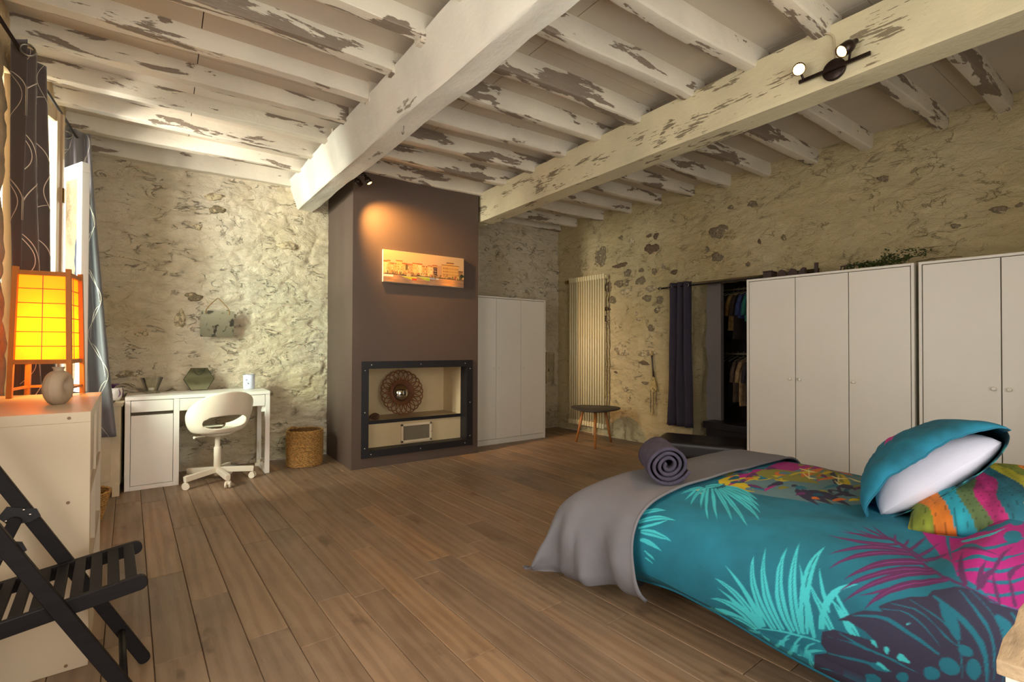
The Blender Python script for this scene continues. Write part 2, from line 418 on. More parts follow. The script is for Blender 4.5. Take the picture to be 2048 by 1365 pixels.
# bare stones showing through the whitewash
def stone(parent, pos, nrm, w, h, mat, seed):
    r = random.Random(seed); nrm = Vector(nrm).normalized(); up = Vector((0, 0, 1)); side = up.cross(nrm).normalized(); n = 30
    ph = [r.uniform(0, 6.28) for _ in range(5)]; vs = []
    for ring, (f, d) in enumerate(((1., -.012), (.92, .004), (.55, .009))):
        for k in range(n):
            a = 2*PI*k/n; q = 1+.16*math.sin(2*a+ph[0])+.12*math.sin(3*a+ph[1])+.10*math.sin(5*a+ph[2])+r.uniform(-.11, .11)
            vs.append(side*(math.cos(a)*w/2*q*f)+up*(math.sin(a)*h/2*q*f)+nrm*(d+r.uniform(-.002, .002)))
    vs.append(nrm*.010)
    fs = [(i*n+k, i*n+(k+1) % n, (i+1)*n+(k+1) % n, (i+1)*n+k) for i in range(2) for k in range(n)]+[(2*n+k, 2*n+(k+1) % n, 3*n) for k in range(n)]
    o = MB().add(vs, fs, True).build('stone', mat, parent); o.location = pos; return o
ST_R = [(4.68, 2.36, 0.21, 0.22, 0.0), (4.35, 2.2, 0.22, 0.07, 1.0), (4.23, 2.09, 0.12, 0.09, 0.0), (4.02, 2.1, 0.07, 0.06, 0.0), (3.83, 2.06, 0.06, 0.09, 0.0), (3.7, 2.1, 0.05, 0.08, 2.0), (3.56, 2.02, 0.1, 0.05, 1.0), (3.87, 2.34, 0.19, 0.13, 1.0), (3.03, 2.39, 0.19, 0.16, 0.0), (3.04, 2.12, 0.13, 0.1, 0.0), (3.15, 2.22, 0.05, 0.06, 0.0), (2.59, 2.21, 0.03, 0.05, 1.0), (2.66, 2.6, 0.1, 0.07, 0.0), (2.89, 2.62, 0.05, 0.05, 0.0), (3.91, 2.5, 0.07, 0.05, 1.0), (3.81, 2.48, 0.07, 0.07, 1.0), (4.17, 2.48, 0.08, 0.1, 2.0), (4.34, 2.55, 0.07, 0.06, 0.0), (4.03, 1.97, 0.14, 0.11, 0.0), (4.37, 1.97, 0.16, 0.08, 0.0), (4.24, 1.96, 0.07, 0.07, 0.0), (4.55, 1.94, 0.11, 0.15, 0.0), (3.88, 1.86, 0.18, 0.08, 2.0), (4.26, 1.86, 0.18, 0.08, 2.0), (2.71, 2.0, 0.06, 0.05, 0.0), (3.93, 1.75, 0.12, 0.09, 0.0), (3.75, 1.72, 0.11, 0.08, 0.0), (4.48, 1.77, 0.15, 0.09, 0.0), (3.79, 1.6, 0.08, 0.07, 0.0), (4.57, 1.66, 0.12, 0.05, 1.0), (3.88, 1.39, 0.1, 0.08, 0.0), (4.05, 1.5, 0.08, 0.04, 2.0), (3.94, 1.09, 0.25, 0.09, 2.0), (4.33, 1.13, 0.23, 0.16, 2.0), (3.98, 0.97, 0.15, 0.05, 1.0), (4.43, 0.84, 0.06, 0.03, 1.0), (3.96, 0.73, 0.09, 0.04, 0.0), (4.26, 0.64, 0.11, 0.06, 2.0), (4.59, 1.53, 0.08, 0.07, 0.0), (4.1, 1.57, 0.05, 0.06, 2.0), (1.57, 2.56, 0.08, 0.06, 0.0), (1.12, 2.08, 0.05, 0.04, 0.0), (0.88, 2.15, 0.11, 0.05, 0.0), (0.78, 2.16, 0.04, 0.03, 0.0), (2.36, 2.21, 0.04, 0.06, 0.0)]
ST_B = [(-0.16, 1.27, 0.09, 0.06, 0.0), (0.23, 1.62, 0.15, 0.08, 1.0), (0.12, 1.41, 0.08, 0.17, 2.0), (-0.27, 0.91, 0.12, 0.06, 2.0), (0.38, 2.59, 0.16, 0.07, 0.0), (0.41, 2.47, 0.16, 0.07, 1.0), (0.25, 2.28, 0.07, 0.05, 0.0), (1.04, 2.2, 0.17, 0.09, 2.0), (-0.11, 2.16, 0.05, 0.04, 2.0)]
SM = {0: MT['stone'], 1: MT['stone_d'], 2: MT['stone_p']}
def rel1(u, z, seed, amp, rough=None): return float(relief(np.array([u]), np.array([z]), seed, amp, None if rough is None else np.array([rough]))[0])
for i, (y, z, w, h, k) in enumerate(ST_R):
    stone(wall_right, on_right(y, z, rel1(s_of(y), z, 11, .68)+.006), RN, w, h, SM[int(k)], i)
for i, (x, z, w, h, k) in enumerate(ST_B):
    u = x+.8; stone(wall_back, Vector((x, 5.52-rel1(u, z, 3, 1., .75)-.006, z)), (0, -1, 0), w, h, SM[2 if k != 1 else 0], 100+i)

# ---- ceiling: boards, joists and two great beams
ceiling = struct(MB().box(-1.1, 5.3, -1.1, 5.9, 2.985, 3.03).build('ceiling', MT['dark']))
for (x0, x1) in ((-1.05, .16), (.16, 1.2), (1.2, 1.82), (1.82, 2.95), (2.95, 3.95), (3.95, 5.2)):
    for (y0, y1) in ((-1.05, 1.02), (1.02, 2.3), (2.3, 3.6), (3.6, 4.9), (4.9, 5.8)):
        MB().box(x0+.0025, x1-.0025, y0+.001, y1-.001, 2.955, 2.98).build('ceiling_board', MT['cboard'], ceiling)
def joist(x0, y0, x1, y1, z, w, h, mat, bow, seed, bulge=0.):
    # a hand-hewn joist: slightly wandering rounded section
    r = random.Random(seed); n = 26; prof = [(-.5, 1), (-.5, .5), (-.5, .10), (-.49, .035), (-.45, 0), (-.3, 0), (.3, 0), (.45, 0), (.49, .035), (.5, .10), (.5, .5), (.5, 1)]
    if bulge: prof = [(-.5, 1), (-.5, .6), (-.495, .22), (-.46, .09), (-.38, .02), (-.27, 0), (0, 0), (.27, 0), (.38, .02), (.46, .09), (.495, .22), (.5, .6), (.5, 1)]
    P = []; a = r.uniform(0, 6); b = r.uniform(0, 6)
    for i in range(n):
        t = i/(n-1); cx = x0+(x1-x0)*t; cy = y0+(y1-y0)*t+bow*math.sin(PI*t*1.3+a)*.5; wz = .006*math.sin(7*t+b)+r.uniform(-.002, .002); ww = w*(1+.08*math.sin(5*t+a)+r.uniform(-.03, .03))
        P.append([(cx, cy+p*ww, z+wz+q*(h-wz)) for (p, q) in prof])
    m = MB(); m.grid(np.array(P), True)
    k = len(prof); m.f += [tuple(range(k)), tuple((n-1)*k+i for i in reversed(range(k)))]; m.sm += [False, False]
    # re-centre on its own origin so that each joist gets its own paint
    c = Vector(((x0+x1)/2, (y0+y1)/2, z)); m.v = [tuple(Vector(p)-c) for p in m.v]
    o = m.build('joist', mat, ceiling); o.location = c; o.data.set_sharp_from_angle(angle=.42); return o
for i, y in enumerate((1.18, 1.60, 2.01, 2.43, 2.854, 3.29, 3.72, 4.18, 4.60, 5.05)):
    joist(-.95, y+.03, 1.20, y+.05, 2.845, .082, .115, MT['joist'] if i not in (5, 9) else MT['joist_c'], .012, 40+i)
joist(-.95, 5.47, 1.20, 5.50, 2.80, .10, .16, MT['joist_c'], .004, 77)
for i, y in enumerate((.72, 1.20, 1.60, 2.03, 2.47, 2.88, 3.30, 3.75, 4.20, 4.655)):
    joist(1.12, y+.02, 2.98, y-.01, 2.822, .092, .14, MT['joist'] if i not in (3, 6, 2) else MT['joist_c'], .03, 60+i, 1.)
for i, y in enumerate((.36, .80, 1.15, 1.63, 2.04, 2.47, 2.87, 3.30, 3.73, 4.17, 4.63, 5.12, 5.46)):
    joist(2.95, y+.06, 4.98, y+.05, 2.835, .086, .125, MT['joist'] if i % 3 else MT['joist_c'], .012, 80+i, 1.)
def beam(name, pts, mat, seed, w, z0, z1, cham, rough, sl=0.):
    # pts: (x_left, y) from far to near; hewn faces, a soft arris at the bottom edges
    r = random.Random(seed); P = []; n = 70
    prof = [(sl*0, 1)]+[(sl*(1-t), t) for t in (.8, .6, .4, .2, .08, .035)]+[(sl+cham, 0), (sl+cham+.04, 0)]+[(sl+(1-sl)*t, 0) for t in (.3, .5, .7)]+[(1-cham-.04, 0), (1-cham, 0)]+[(1, t) for t in (.035, .08, .4, .7)]+[(1, 1)]
    (xa, ya), (xb, yb) = pts; s = np.arange(len(prof))*.08
    for i in range(n):
        t = i/(n-1); y = ya+(yb-ya)*t; xl = xa+(xb-xa)*t
        d = rough*(fbm(np.full_like(s, y*2.2), s*3, seed, 4)); d2 = rough*(fbm(np.full_like(s, y*2.2), s*3, seed+50, 4))
        lowz = rough*.6*float(vnoise(np.array([y*1.3]), np.array([.5]), seed+8)[0])
        P.append([(xl+p*w+float(d[k]), y, z0+lowz+q*(z1-z0-lowz)+float(d2[k])*(1 if q < .9 else 0)) for k, (p, q) in enumerate(prof)])
    m = MB(); m.grid(np.array(P), True); k = len(prof); m.f += [tuple(range(k)), tuple((n-1)*k+i for i in reversed(range(k)))]; m.sm += [False]*2
    o = m.build('beam', mat, ceiling); o.data.set_sharp_from_angle(angle=.6); return o
beam('beam', ((1.045, 5.53), (1.20, .2)), MT['beam'], 5, .235, 2.588, 2.87, .03, .014, .33)
beam('beam', ((2.852, 4.70), (2.858, -.6)), MT['beam2'], 9, .182, 2.548, 2.86, .02, .006)
joist(2.86, 5.15, 3.03, 5.15, 2.56, .7, .3, MT['beam2'], 0., 3)
for i, x in enumerate((-1.02, )): pass
# hook in the first beam
hk = [(0, 0, .03), (0, 0, 0), (.004, .012, -.014), (.004, .028, -.016), (.004, .036, -.004), (.004, .033, .006)]
MT['steel'] = plain('brushed_steel', (150, 146, 138), .35, .05, metal=1.); MT['blackm'] = plain('black_metal', (26, 24, 26), .45, .05, metal=.3)
hook = MB().tube(catmull(hk, 16), .0028, 6).build('hook', MT['steel'], ceiling); hook.location = (1.26, 3.02, 2.565)
# ================================================================ FIREPLACE
MT['taupe'] = plain('taupe_wall_paint', (88, 71, 60), .75, .05, 2., .12, 60)
MT['cream'] = plain('cream_render', (206, 184, 142), .8, .06, 3)
MT['blackiron'] = plain('black_iron', (30, 27, 29), .5, .1, 20, .05, 90, metal=.2)
fp = root('fireplace', 'tall taupe chimney breast with a black-framed niche at its foot', 'fireplace', (0, 0, 0))
X0, X1, Y0 = 1.445, 2.82, 4.66; NX0, NX1, NZ0, NZ1 = 1.60, 2.682, .16, .95
b = MB(); b.box(X0, NX0, Y0, 5.52, 0, 2.952); b.box(NX1, X1, Y0, 5.52, 0, 2.952); b.box(NX0, NX1, Y0, 5.52, NZ1, 2.952); b.box(NX0, NX1, Y0, 5.52, 0, NZ0)
b.box(NX0, NX1, 5.30, 5.52, NZ0, NZ1); b.build('chimney_breast', MT['taupe'], fp)
fr = MB(); FX0, FX1, FZ0, FZ1 = 1.535, 2.75, .097, 1.018
fr.box(FX0, FX1, Y0-.012, Y0+.001, NZ1-.002, FZ1); fr.box(FX0, FX1, Y0-.012, Y0+.001, FZ0, NZ0+.002); fr.box(FX0, NX0+.003, Y0-.012, Y0+.001, NZ0, NZ1); fr.box(NX1-.003, FX1, Y0-.012, Y0+.001, NZ0, NZ1)
frame = fr.build('niche_frame', MT['blackiron'], fp)
lnr = MB(); lnr.box(NX1-.006, NX1, Y0, 4.785, NZ0, NZ1); lnr.box(NX0, NX0+.006, Y0, 4.785, NZ0, NZ1); lnr.box(NX0, NX1, Y0, 4.785, NZ0, NZ0+.004); lnr.box(NX0, NX1, Y0, 4.785, NZ1-.004, NZ1)
lnr.build('niche_lining', MT['blackiron'], fp)
MT['bolt'] = plain('bolt_head', (170, 165, 158), .3, 0, metal=1.)
bm_ = MB().lathe([(0, -.004), (.006, -.003), (.007, 0)], n=8).mesh('bolt'); bm_.materials.append(MT['bolt'])
for (x, z) in ((1.63, .983), (2.14, .983), (2.655, .983), (1.568, .93), (1.568, .53), (1.568, .19), (2.716, .925), (2.716, .56), (2.716, .20), (1.63, .128), (2.14, .128), (2.655, .128)):
    o = bpy.data.objects.new('bolt', bm_); link(o, frame); o.location = (x, Y0-.0125, z); o.rotation_euler = (-PI/2, 0, 0)
b = MB(); b.box(NX0, NX1, 5.18, 5.31, NZ0, NZ1); b.box(NX0-.0, NX0+.012, 4.785, 5.2, .41, NZ1-.0); b.box(NX1-.012, NX1, 4.785, 5.2, .41, NZ1); b.box(NX0, NX1, 4.785, 5.2, NZ1-.012, NZ1)
b.build('niche_lining_plaster', MT['cream'], fp)
MT['shelfw'] = plain('shelf_top', (176, 152, 112), .4, .1, 4)
MB().box(NX0+.004, NX1-.004, 4.782, 5.2, .40, .424).build('shelf', MT['shelfw'], fp)
MB().box(NX0+.004, NX1-.004, 4.774, 4.782, .396, .428).build('shelf_edge', MT['blackiron'], fp)
MB().box(NX0+.004, NX1-.004, 4.79, 4.80, NZ0, .40).build('lower_panel', MT['cream'], fp)
vent = MB(); VX0, VX1, VZ0, VZ1 = 1.985, 2.325, .178, .368
for bb in ((VX0, VX1, VZ1-.022, VZ1), (VX0, VX1, VZ0, VZ0+.022), (VX0, VX0+.022, VZ0, VZ1), (VX1-.022, VX1, VZ0, VZ1)): vent.box(bb[0], bb[1], 4.772, 4.791, bb[2], bb[3])
MT['ventw'] = plain('vent_frame_paint', (214, 196, 164), .5, .04)
vo = vent.build('vent_frame', MT['ventw'], fp, bevel=.003)
MT['mesh'] = plain('grey_vent_mesh', (126, 114, 92), .7, .08, 20)
MB().box(VX0+.015, VX1-.015, 4.783, 4.788, VZ0+.015, VZ1-.015).build('vent_mesh', MT['mesh'], vo)
sl = MB()
for k in range(34): sl.box(VX0+.024+k*.0088, VX0+.027+k*.0088, 4.7805, 4.783, VZ0+.02, VZ1-.02)
so = sl.build('vent_louvre', MT['mesh'], vo); so['kind'] = 'stuff'
MB().cyl((VX1-.008, 4.772, .27), (VX1-.008, 4.762, .27), .006, 10).build('vent_knob', MT['bolt'], vo)

# canvas print: an old harbour town at sunset
cv = root('canvas_print', 'wide canvas print of a sunlit harbour town with fishing boats', 'picture', (2.175, Y0-.002, 1.947))
MT['canvas_edge'] = plain('canvas_edge', (226, 204, 168), .8, .03)
MB().box(-.446, .446, -.030, 0, -.157, .157).build('stretcher', MT['canvas_edge'], cv, bevel=.002)
W_, H_ = 260, 92; gx, gz = np.meshgrid(np.linspace(0, 1, W_), np.linspace(0, 1, H_), indexing='ij')
img = np.zeros((W_, H_, 3)); sky = gz > .3
img[...] = np.array((214, 170, 112))*(1-.0*gx[..., None]); img = img*(1-.25*gx[..., None]**3)+np.array((150, 140, 130))*(.25*gx[..., None]**3)
rr = random.Random(3)
def rect(x0, x1, y0, y1, c): img[(gx >= x0) & (gx <= x1) & (gz >= y0) & (gz <= y1)] = c
x = 0.
while x < .60:
    w = rr.uniform(.035, .075); h = rr.uniform(.56, .68); cc = rr.choice([(226, 176, 92), (216, 160, 84), (236, 194, 118), (206, 150, 86)])
    rect(x, x+w, .27, h, cc); rect(x-.004, x+w+.004, h, h+.035, (182, 92, 44))
    nx = max(2, int(w/.014))
    for i in range(nx):
        for j in range(4):
            if rr.random() < .8: rect(x+.006+i*w/nx, x+.006+i*w/nx+.005, .34+j*.075, .375+j*.075, rr.choice([(140, 92, 52), (120, 70, 44), (250, 226, 170)]))
    x += w
rect(.255, .285, .42, .60, (110, 86, 36))
rect(.60, .645, .30, .60, (70, 44, 40))
for j in range(4): rect(.605, .64, .33+j*.07, .345+j*.07, (214, 170, 120))
rect(.645, .71, .28, .66, (196, 146, 96)); rect(.71, .93, .26, .70, (220, 164, 84)); rect(.775, .855, .70, .78, (216, 158, 80)); rect(.765, .865, .78, .805, (120, 66, 40)); rect(.70, .94, .695, .72, (140, 80, 44))
for i in range(11):
    for j in range(3): rect(.725+i*.019, .733+i*.019, .36+j*.105, .42+j*.105, (122, 60, 50) if i < 4 else (176, 118, 60))
rect(.93, .985, .30, .52, (150, 112, 72)); rect(.925, .99, .52, .55, (100, 60, 44)); img[np.hypot((gx-.975)/.03, (gz-.34)/.11) < 1] = (44, 50, 26)
rect(0, 1, .235, .285, (120, 84, 50))
for k in range(160):
    a = rr.random(); rect(a, a+rr.uniform(.004, .016), .25+rr.random()*.06, .30+rr.random()*.07, rr.choice([(224, 176, 100), (120, 74, 40), (176, 120, 60), (90, 96, 60), (190, 90, 60)]))
water = gz < .235; wcol = np.array((128, 104, 86))[None, None]*(1+.35*fbm(gx*14, gz*60, 5, 3)[..., None])+np.array((120, 60, 0))*(np.exp(-((gx-.80)/.13)**2)+.6*np.exp(-((gx-.1)/.1)**2)+.35*np.exp(-((gx-.42)/.1)**2))[..., None]
img[water] = wcol[water]
for (a, c, w, hc, rc) in ((.215, .21, .175, (186, 176, 40), (196, 60, 24)), (.40, .235, .155, (176, 180, 60), (150, 170, 60))):
    d = (gx-a)/w; hull = (d > 0) & (d < 1) & (gz < c+.06*(1-d)**3+.02) & (gz > c-.095*np.clip(d*1.4, 0, 1))
    img[hull] = (232, 214, 160); img[hull & (gz < c+.0)] = hc; img[hull & (d > .68) & (gz < c-.04)] = rc; img[hull & (gz > c+.012)] = (70, 60, 30)
    rect(a+w*.3, a+w*.62, c+.03, c+.10, (206, 170, 110))
rect(.555, .62, .19, .245, (150, 150, 160)); rect(0, .115, .17, .235, (238, 222, 180)); rect(.63, .67, .20, .235, (214, 206, 190)); rect(0, 1, .0, .02, (120, 96, 84))
P = np.stack([(gx-.5)*.89, np.full_like(gx, -.0305), (gz-.5)*.311], -1)
mp = MB().grid(P, False).build('print', None, cv); set_cols(mp.data, lin_arr(np.clip(img, 0, 255)).reshape(-1, 3)); mp.data.materials.append(mat_print('harbour_print', .55, 0.))

# wicker mirror leaning in the niche
MT['wicker'] = plain('brown_wicker', (128, 74, 36), .6, .2, 30, .3, 120); MT['mirror'] = plain('mirror_glass', (214, 214, 206), .03, 0, metal=1.)
MT['wickerback'] = plain('mirror_back', (90, 60, 34), .8, .1)
wm = root('wicker_mirror', 'round mirror in a looped wicker sunburst frame leaning in the niche', 'mirror', (2.115, 5.02, .4245)); wm.rotation_euler = (math.radians(-11), 0, 0)
R0 = .247
MB().lathe([(0, 0), (.108, 0), (.11, .008), (0, .0085)], n=40, m=Matrix.Translation((0, 0, R0)) @ Matrix.Rotation(PI/2, 4, 'X')).build('mirror_glass', MT['mirror'], wm)
rg = MB()
for r_, y_ in ((.112, -.004), (.122, -.004), (.132, -.002), (.117, -.012)):
    rg.tube([(r_*math.cos(a*2*PI/40), y_, R0+r_*math.sin(a*2*PI/40)) for a in range(40)], .0058, 6, closed=True)
rg.build('inner_ring', MT['wicker'], wm)
lp = MB(); NL = 22
for k in range(NL):
    a0 = 2*PI*k/NL
    pts = []
    for i in range(13):
        t = i/12; aa = a0+(t-.5)*2*PI/NL*2.9; rr_ = .130+(.110)*math.sin(PI*t)**.62; pts.append((rr_*math.cos(aa), .004*math.sin(t*2*PI), R0+rr_*math.sin(aa)))
    lp.tube(pts, .0062, 6)
o = lp.build('wicker_loop', MT['wicker'], wm); o['kind'] = 'stuff'
dec = root('pine_cone', 'brown pine cone lying at the left end of the niche shelf', 'pine cone', (1.745, 4.88, .4245))
MT['cone'] = plain('pine_cone_scale', (98, 66, 42), .8, .2, 40, .5, 60)
cb = MB()
for i in range(7):
    for k in range(8):
        a = k*PI/4+i*.39; r_ = .026*math.sin(PI*(i+.8)/8.2)+.004; xx = -.04+i*.0125
        cb.ico((xx, r_*math.cos(a), .031+r_*math.sin(a)), .0095, (1.1, .9, .9), 1)
cb.ico((0, 0, .031), .022, (2., 1, 1), 2); o = cb.build('scales', MT['cone'], dec); o['kind'] = 'stuff'
st_ = root('wood_carving', 'dark wooden carving half hidden behind the niche frame', 'ornament', (1.655, 4.87, .4245))
MB().lathe([(0, 0), (.03, 0), (.034, .02), (.026, .04), (.018, .06), (.022, .085), (.012, .105), (0, .108)], n=14).build('figure', MT['cone'], st_)

# ================================================================ WARDROBES
MT['white_w'] = plain('white_foil', (226, 220, 206), .42, .02, 2.); MT['knob'] = plain('white_knob', (232, 226, 210), .35, .0)
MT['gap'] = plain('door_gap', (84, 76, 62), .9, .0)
def wardrobe(label, loc, rz, widths, knobs, H=1.76, D=.55):
    # local: width along +X from 0, front at y=0, depth along +Y
    w = root('wardrobe', label, 'wardrobe', loc, rz); W = sum(widths)+.04
    c = MB(); c.box(0, .018, 0, D, 0, H); c.box(W-.018, W, 0, D, 0, H); c.box(.018, W-.018, 0, D, H-.018, H); c.box(.018, W-.018, .022, D, .06, .078); c.box(.018, W-.018, D-.01, D, .06, H-.018)
    c.build('carcass', MT['white_w'], w, bevel=.0015, seg=1)
    MB().box(.018, W-.018, .012, .03, 0, .06).build('plinth', MT['white_w'], w)
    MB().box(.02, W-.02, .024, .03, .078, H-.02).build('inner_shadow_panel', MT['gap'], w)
    x = .02
    for i, ww in enumerate(widths):
        d = MB().box(x+.0025, x+ww-.0025, .003, .021, .066, H-.022).build('door', MT['white_w'], w, bevel=.0015, seg=1)
        kx = x+(.035 if knobs[i] == 'l' else ww-.035)
        k = MB().lathe([(0, -.026), (.008, -.026), (.013, -.022), (.0135, -.016), (.007, -.010), (.006, .0)], n=14, m=Matrix.Rotation(-PI/2, 4, 'X')); k.v = [(kx+p[0], .003+(-abs(p[1])), .905+p[2]) for p in k.v]
        k.build('knob', MT['knob'], d); x += ww
    return w
wardrobe('white three-door wardrobe standing right of the chimney breast', (2.832, 4.925, 0), math.radians(1.2), (.392, .37, .372), 'rll')
WR = math.atan2(-1.704, .125)
wardrobe('white three-door wardrobe beside the curtained closet opening', (4.202, 2.38, 0), WR, (.377, .377, .377), 'rll', D=.5)
ca, sa = math.cos(WR), math.sin(WR)
wardrobe('white wardrobe at the head of the wardrobe row, behind the pillows', (4.202+1.195*ca, 2.38+1.195*sa, 0), WR, (.39, .39), 'rl', D=.5)
def on_row(s, d, z): return Vector((4.202+s*ca-d*sa, 2.38+s*sa+d*ca, z))   # s along the row, d back from the fronts

# objects on top of the wardrobe row
MT['darkwood'] = plain('dark_carved_wood', (66, 44, 38), .6, .2, 12, .2, 60)
bx = root('wooden_box', 'small dark wooden box at the closet end of the wardrobe top', 'box', on_row(.14, .14, 1.76), WR)
MB().box(-.035, .035, -.06, .06, 0, .058).build('body', MT['darkwood'], bx, bevel=.004); MB().box(-.037, .037, -.062, .062, .06, .07).build('lid', MT['darkwood'], bx, bevel=.003)
cr = root('wave_carving', 'dark wooden carving with rounded humps on the wardrobe top', 'ornament', on_row(.32, .13, 1.76), WR)
pts = []
for i in range(41):
    t = i/40; pts.append((-.11+.22*t, .012+.06*abs(math.sin(t*PI*2.5+.35))**.8))
poly = [(-.11, 0)]+pts+[(.11, 0)]
cbm = MB().prism(poly, -.02, .02, Matrix.Rotation(PI/2, 4, 'X')); cbm.build('carving', MT['darkwood'], cr)
ps = root('upright_post', 'short dark wooden stand with a long flat arm on the wardrobe top', 'ornament', on_row(.50, .16, 1.76), WR)
MB().box(-.012, .012, -.012, .012, 0, .105).build('post', MT['darkwood'], ps, bevel=.002); MB().box(-.02, .20, -.02, .02, 0, .022).build('arm', MT['darkwood'], ps, bevel=.003)
sr = root('slotted_rack', 'dark openwork rack lying on the wardrobe top beside the vine', 'rack', on_row(.73, .12, 1.76), WR)
MB().bar((-.05, 0, .006), (.05, 0, .006), .05, .012).build('base', MT['darkwood'], sr); MB().bar((-.045, 0, .046), (.055, 0, .046), .02, .008).build('top_rail', MT['darkwood'], sr)
for k in range(5): MB().bar((-.045+k*.022, 0, .01), (-.037+k*.022, 0, .044), .01, .006).build('spindle', MT['darkwood'], sr)
MT['leaf'] = plain('ivy_leaf', (66, 84, 30), .6, .3, 40); MT['stem'] = plain('ivy_stem', (74, 62, 34), .8, .1)
vn = root('ivy_garland', 'trailing green ivy garland lying along the wardrobe top', 'plant', on_row(.98, .06, 1.76), WR)
rv = random.Random(4); lm = MB(); sm_ = MB()
for s_ in range(9):
    x = rv.uniform(-.22, .16); y = rv.uniform(.0, .1); path = [(x-.08, y, .008)]
    for i in range(6): path.append((x-.06+i*rv.uniform(.03, .05), y+rv.uniform(-.03, .03), .01+rv.uniform(0, .09 if x > -.02 else .035)))
    path = catmull(path, 26); sm_.tube(path, .0016, 5)
    for i, p in enumerate(path):
        for q in range(4):
            a = rv.uniform(0, 6.28); L = rv.uniform(.012, .022); tilt = rv.uniform(-.7, .7); c = Vector(p)+Vector((rv.uniform(-.012, .012), rv.uniform(-.02, .02), rv.uniform(0, .025)))
            c.z = max(c.z, .004); m4 = Matrix.Translation(c) @ Euler((tilt, rv.uniform(-.7, .7), a)).to_matrix().to_4x4()
            lv = [m4 @ Vector(v) for v in ((0, 0, 0), (L*.45, L*.42, .002), (L, 0, -.001), (L*.45, -L*.42, .002))]
            lv = [Vector((v.x, v.y, max(v.z, .002))) for v in lv]; lm.add(lv, [(0, 1, 2, 3)])
sm_.tube(catmull([(.18, .05, .02), (.3, .08, .035), (.42, .1, .03)], 12), .0022, 5)
o = sm_.build('stem', MT['stem'], vn); o['kind'] = 'stuff'; o = lm.build('leaves', MT['leaf'], vn); o['kind'] = 'stuff'

# ================================================================ RADIATOR, STOOL, WALL HATCH
MT['rad'] = plain('cream_radiator_enamel', (222, 208, 164), .4, .03, 3)
rd = root('column_radiator', 'tall cream column radiator on the stone wall', 'radiator', on_right(4.84, .11, .085), math.atan2(RD[1], RD[0]))
NCOL = 15; RWd = .655; RH = 2.0; pitch = RWd/NCOL
colm = MB()
colm.tube([(0, -.026, .02), (0, -.026, RH-.02)], .0150, 12)
colm.bar((0, -.042, .035), (0, .046, .035), .034, .06, (0, 0, 1)); colm.bar((0, -.042, RH-.035), (0, .046, RH-.035), .034, .06, (0, 0, 1))
cme = colm.mesh('column'); cme.materials.append(MT['rad'])
for k in range(NCOL):
    o = bpy.data.objects.new('column', cme); link(o, rd); o.location = (-RWd/2+(k+.5)*pitch, 0, 0)
for z in (.035, RH-.035): MB().cyl((-RWd/2-.01, 0, z), (RWd/2+.01, 0, z), .016, 10).build('header_pipe', MT['rad'], rd)
MT['brass'] = plain('old_brass', (150, 118, 52), .4, .15, 20, metal=.8)
vv = MB(); vv.cyl((-RWd/2-.01, 0, RH-.04), (-RWd/2-.05, 0, RH-.04), .014, 10); vv.cyl((-RWd/2-.05, 0, RH-.04), (-RWd/2-.10, 0, RH-.045), .024, 12); vv.build('valve', MT['brass'], rd)
pp = MB(); pp.cyl((.1, 0, .03), (.1, .0, -.11), .009, 8); pp.build('supply_pipe', MT['rad'], rd)

MT['oakleg'] = plain('honey_oak', (170, 108, 50), .5, .15, 10, .1, 60, stretch=(4, 4, .5)); MT['slate'] = plain('dark_grey_tabletop', (62, 58, 54), .55, .15, 14, .1, 60)
stl = root('side_table', 'three-legged side table with a dark rounded-triangle top', 'table', (4.235, 4.285, 0))
tp = []; 
for k in range(48):
    a = 2*PI*k/48; r_ = .285*(1-.10*math.cos(3*(a-math.radians(40)))); tp.append((r_*math.cos(a), r_*math.sin(a)))
tb = MB(); ring = [(.90, 0), (.97, .006), (1., .014), (1., .02), (.985, .026), (.0, .026)]
G = [[(x*s, y*s, .41+z) for (x, y) in tp] for (s, z) in [(0, 0)]+ring]
tb.grid(np.array([g+[g[0]] for g in G]), True); tb.build('table_top', MT['slate'], stl)
for (x, y) in ((4.122, 4.498), (4.04, 4.09), (4.476, 4.258)):
    dx, dy = x-4.235, y-4.285; MB().tube([(dx, dy, 0), (dx*.62, dy*.62, .412)], [.013, .019], 12).build('leg', MT['oakleg'], stl)

MT['oldwood'] = plain('old_painted_wood', (190, 174, 136), .8, .15, 8, .3, 60)
ht = root('wall_hatch', 'small old wooden shutter set in the stone wall beside the wardrobe', 'shutter', (4.535, 5.52, .66))
MB().box(-.075, -.06, -.035, .0, -.02, .42).build('frame_stile', MT['oldwood'], ht); MB().box(.06, .075, -.035, 0, -.02, .42).build('frame_stile', MT['oldwood'], ht); MB().box(-.075, .075, -.036, 0, .40, .425).build('frame_rail', MT['oldwood'], ht)
for k in range(3): MB().box(-.056+k*.038, -.021+k*.038, -.028, -.005, 0, .395).build('board', MT['oldwood'], ht, bevel=.002, seg=1)
MB().box(-.04, -.028, -.034, -.028, .15, .19).build('latch', MT['blackiron'], ht)
